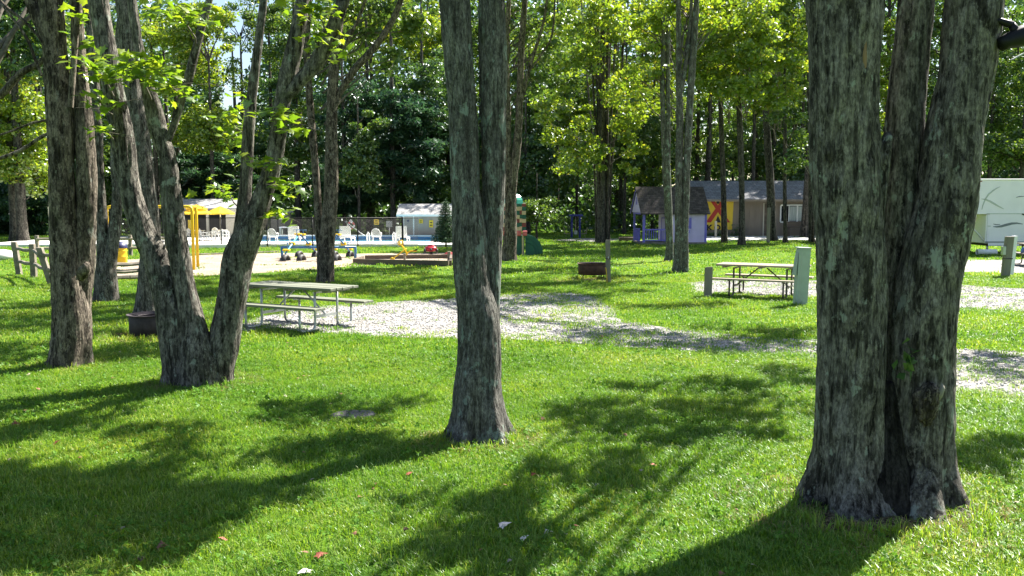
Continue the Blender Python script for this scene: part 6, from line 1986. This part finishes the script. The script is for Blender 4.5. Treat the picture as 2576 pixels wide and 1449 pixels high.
def rstroke(pts, w0, mat, nm='graphic'):
    P = [rz_(*q_) for q_ in pts]
    n = len(P)
    top_, bot = [], []
    for i in range(n):
        a_ = Vector(P[max(i - 1, 0)]); c_ = Vector(P[min(i + 1, n - 1)])
        d = (c_ - a_).normalized(); nn = Vector((-d.y, d.x))
        ww = w0 * math.sin(math.pi * (i + .35) / (n - .3)) * .5 + .004
        p = Vector(P[i]); top_.append(p + nn * ww); bot.append(p - nn * ww)
    b = MB(); b.prism([tuple(q_) for q_ in top_ + bot[::-1]], -.016, -.002)
    o = b.build(nm, mat, rv)
    import bmesh
    bm = bmesh.new(); bm.from_mesh(o.data); bmesh.ops.recalc_face_normals(bm, faces=bm.faces); bm.to_mesh(o.data); bm.free()
rstroke([(360, 610), (372, 560), (400, 490), (440, 430), (490, 390), (530, 362), (570, 345)], .055, M['galv'])
rstroke([(358, 485), (400, 492), (450, 512), (500, 540), (550, 570), (610, 602)], .07, M['galv'])
rstroke([(750, 468), (790, 458), (850, 455)], .03, M['grey_graphic'])
rstroke([(488, 806), (530, 808), (580, 802), (640, 785), (700, 770), (760, 766), (828, 776)], .10, M['grey_graphic'])
rstroke([(490, 775), (520, 783), (570, 780)], .035, M['grey_graphic'])
for (a_, c_, w2, h2) in ((488, 830, .018, 330), (420, 830, .012, 330)):
    x, z = rz_(a_, c_); b = MB(); b.box((x, -.004, z), (w2, .01, h2 / 3.624 / 1.26708 * RD / FP)); b.build('panel_seam', M['galv'], rv)
x, z = rz_(680, 660); b = MB(); b.box((x + .6, -.004, z), (3.2, .01, .014)); b.build('panel_seam', M['galv'], rv)
x, z = rz_(828, 665); b = MB(); b.box((x, -.02, z), (.10, .03, .05), ry=.5); b.build('latch', M['black'], rv)
A_, C_ = rz_(150, 680), rz_(400, 975)
b = MB(); b.tube([(A_[0], .1, A_[1]), (C_[0], .1, C_[1])], .035, 6); b.build('stay_rod', M['white'], rv, None, True)
b = MB(); b.box((4.1, -.012, zn + .02), (8.2, .02, .03)); b.build('trim_strip', M['galv'], rv)
b = MB(); b.box((4.1, -.010, zb_ + .06), (8.2, .016, .05)); b.build('skirt_trim', M['grey_graphic'], rv)
x, z = rz_(353, 282); b = MB(); b.box((x, -.02, z), (.07, .03, .035), ch=.008); b.build('marker_light', M['red_dark'], rv)
x, z = rz_(445, 800); b = MB(); b.box((x, -.012, z), (.12, .02, .03)); b.build('hinge', M['galv'], rv)
x, z = rz_(650, 830); b = MB(); b.box((x, -.006, z), (1.55, .008, 1.45), ch=.002); b.build('storage_door', M['rv'], rv)
for x in (.25, 5):
    b = MB(); b.tube([(x, .3, 0), (x, .3, zb_ + .05)], .05, 8); b.build('landing_leg', M['galv'], rv, None, True)
for x in (4.2, 5.1):
    b = MB(); b.lathe([(.1, -.12), (.3, -.11), (.36, -.06), (.36, .06), (.3, .11), (.1, .12)], 20, (x, .25, .36), axis='y'); w_ = b.build('wheel', M['rubber'], rv, None, True)
b = MB(); b.box((4.2, 1.2, zb_ - .06), (8.0, 2.0, .12)); b.build('chassis', M['black'], rv)
A_ = rz_(375, 1040)
r = empty('sewer_pipe', (rvx + A_[0], RD - .3, .13), R(3), 'short white pipe lying on the grass under the trailer corner', 'pipe')
b = MB(); b.lathe([(.10, -.42), (.12, -.42), (.12, .42), (.10, .42), (.10, -.42)], 16, axis='x'); b.build('tube', M['white'], r, None, True)
r = empty('dark_box', (rvx - .9, RD + 9, 0), 0, 'dark wheeled box seen beneath the camper overhang', 'trailer')
b = MB(); b.box((0, 1, 1.15), (5.4, 2, 1.5), ch=.04); b.build('body', M['dark_green_metal'], r)  # near-black box on wheels filling the gap under the overhang
b = MB(); b.box((0, -.01, .36), (5.4, .06, .05)); b.build('side_rail', M['galv'], r)
for x in (-.6, .6):
    b = MB(); b.lathe([(.1, -.1), (.28, -.1), (.32, 0), (.28, .1), (.1, .1)], 16, (x, .1, .32), axis='y'); b.build('wheel', M['rubber'], r, None, True)

# ---- black lamp bracket at the top right edge
LD = 6.35
lp = empty('clamp_lamp', At(2504, 54, LD), 0, 'black plastic swivel lamp on an arm at top right beside trunk', 'lamp')
o1 = lp.location.copy()
def Lz(X, Y_, dy=0.0):
    p = At((3100 + X / 4.83) / 1.26708, (Y_ / 4.83) / 1.26708, LD); return Vector((p.x, p.y + dy, p.z)) - o1
b = MB(); b.tube([Lz(300, 300), Lz(375, 310)], .018, 10); b.build('mount', M['black'], lp, None, True)
b = MB(); b.tube([Lz(370, 310), Lz(430, 325), Lz(540, 365), Lz(620, 380)], [.016, .022, .026, .024], 10); b.build('arm', M['black'], lp, None, True)
b = MB(); b.tube([Lz(600, 370), Lz(640, 440), Lz(660, 520)], [.024, .03, .036], 10); b.build('elbow', M['black'], lp, None, True)
b = MB(); b.tube([Lz(425, 690), Lz(520, 640), Lz(650, 600), Lz(790, 540), Lz(900, 500)], [.046, .054, .066, .074, .06], 16); b.build('lamp_head', M['black'], lp, None, True)
b = MB(); b.tube([Lz(700, 680), Lz(705, 830)], .006, 6); b.build('stem', M['black'], lp, None, True)
b = MB(); b.box(Lz(690, 870), (.09, .03, .006), ry=-.5); b.build('bracket', M['galv'], lp)

# ---- fallen leaves on the grass
lv = bpy.data.meshes.new('fallen_leaf')
V = MAPLE[0].copy(); V[:, 2] = V[:, 2] * 1.6 + .1
lv.from_pydata([tuple(p) for p in V], [], [tuple(int(i) for i in f_) for f_ in MAPLE[1]])
def fallen(px, py, size, mat, label, i):
    me = lv.copy(); me.materials.append(mat)
    o = bpy.data.objects.new('fallen_leaf', me); COL.objects.link(o)
    o.location = G(px, py, .045); o.scale = (size * .62,) * 3
    o.rotation_euler = (.25 * math.sin(i * 3.1), -.25 + .2 * math.cos(i * 1.7), i * 2.1)
    tag(o, label, 'leaf', 'fallen leaves on the lawn')
for i, (x, y, s_, m_, lb) in enumerate([
    (808, 1393, .13, 'deadleaf', 'red fallen leaf at the bottom left of centre'), (408, 1370, .13, 'deadleaf_brown', 'dark brown fallen leaf at the edge of the bottom left shade'),
    (558, 1354, .10, 'deadleaf', 'small red fallen leaf right of the dark brown leaf'), (1268, 1318, .15, 'deadleaf_pale', 'largest pale fallen leaf below the centre maple'),
    (1378, 1336, .10, 'deadleaf_pale', 'small pale fallen leaf right of the largest pale one'), (1442, 1320, .10, 'deadleaf', 'pinkish fallen leaf farthest right of the pale ones'),
    (1318, 1352, .11, 'deadleaf_pale', 'pale fallen leaf just below the largest pale one'), (1342, 1192, .10, 'deadleaf', 'orange fallen leaf right of the centre maple base'),
    (1642, 1168, .10, 'deadleaf', 'red fallen leaf in the lawn between centre and right maples'), (142, 1112, .12, 'deadleaf', 'orange fallen leaf near the left edge'),
    (38, 1064, .14, 'deadleaf', 'reddish fallen leaf at the far left shadow edge'), (762, 1437, .14, 'deadleaf_pale', 'pale curled leaf at the bottom edge'),
    (1030, 1190, .10, 'deadleaf', 'orange fallen leaf in the centre maple shadow'), (1366, 1052, .10, 'deadleaf_brown', 'brown fallen leaf behind the centre maple')]):
    fallen(x, y, s_, M[m_], lb, i)
# leaves sprouting from the fork of the big maple
c = np.array([np.array(At(2284 + rng.normal() * 14, 895 + rng.normal() * 24, 6.2)) for _ in range(14)])
V, F = leaves(c, .09, DIAMOND, .3, .9); np_mesh('sprout', V - np.array(b4), F, M['leaf_deep'], t4)['kind'] = 'stuff'
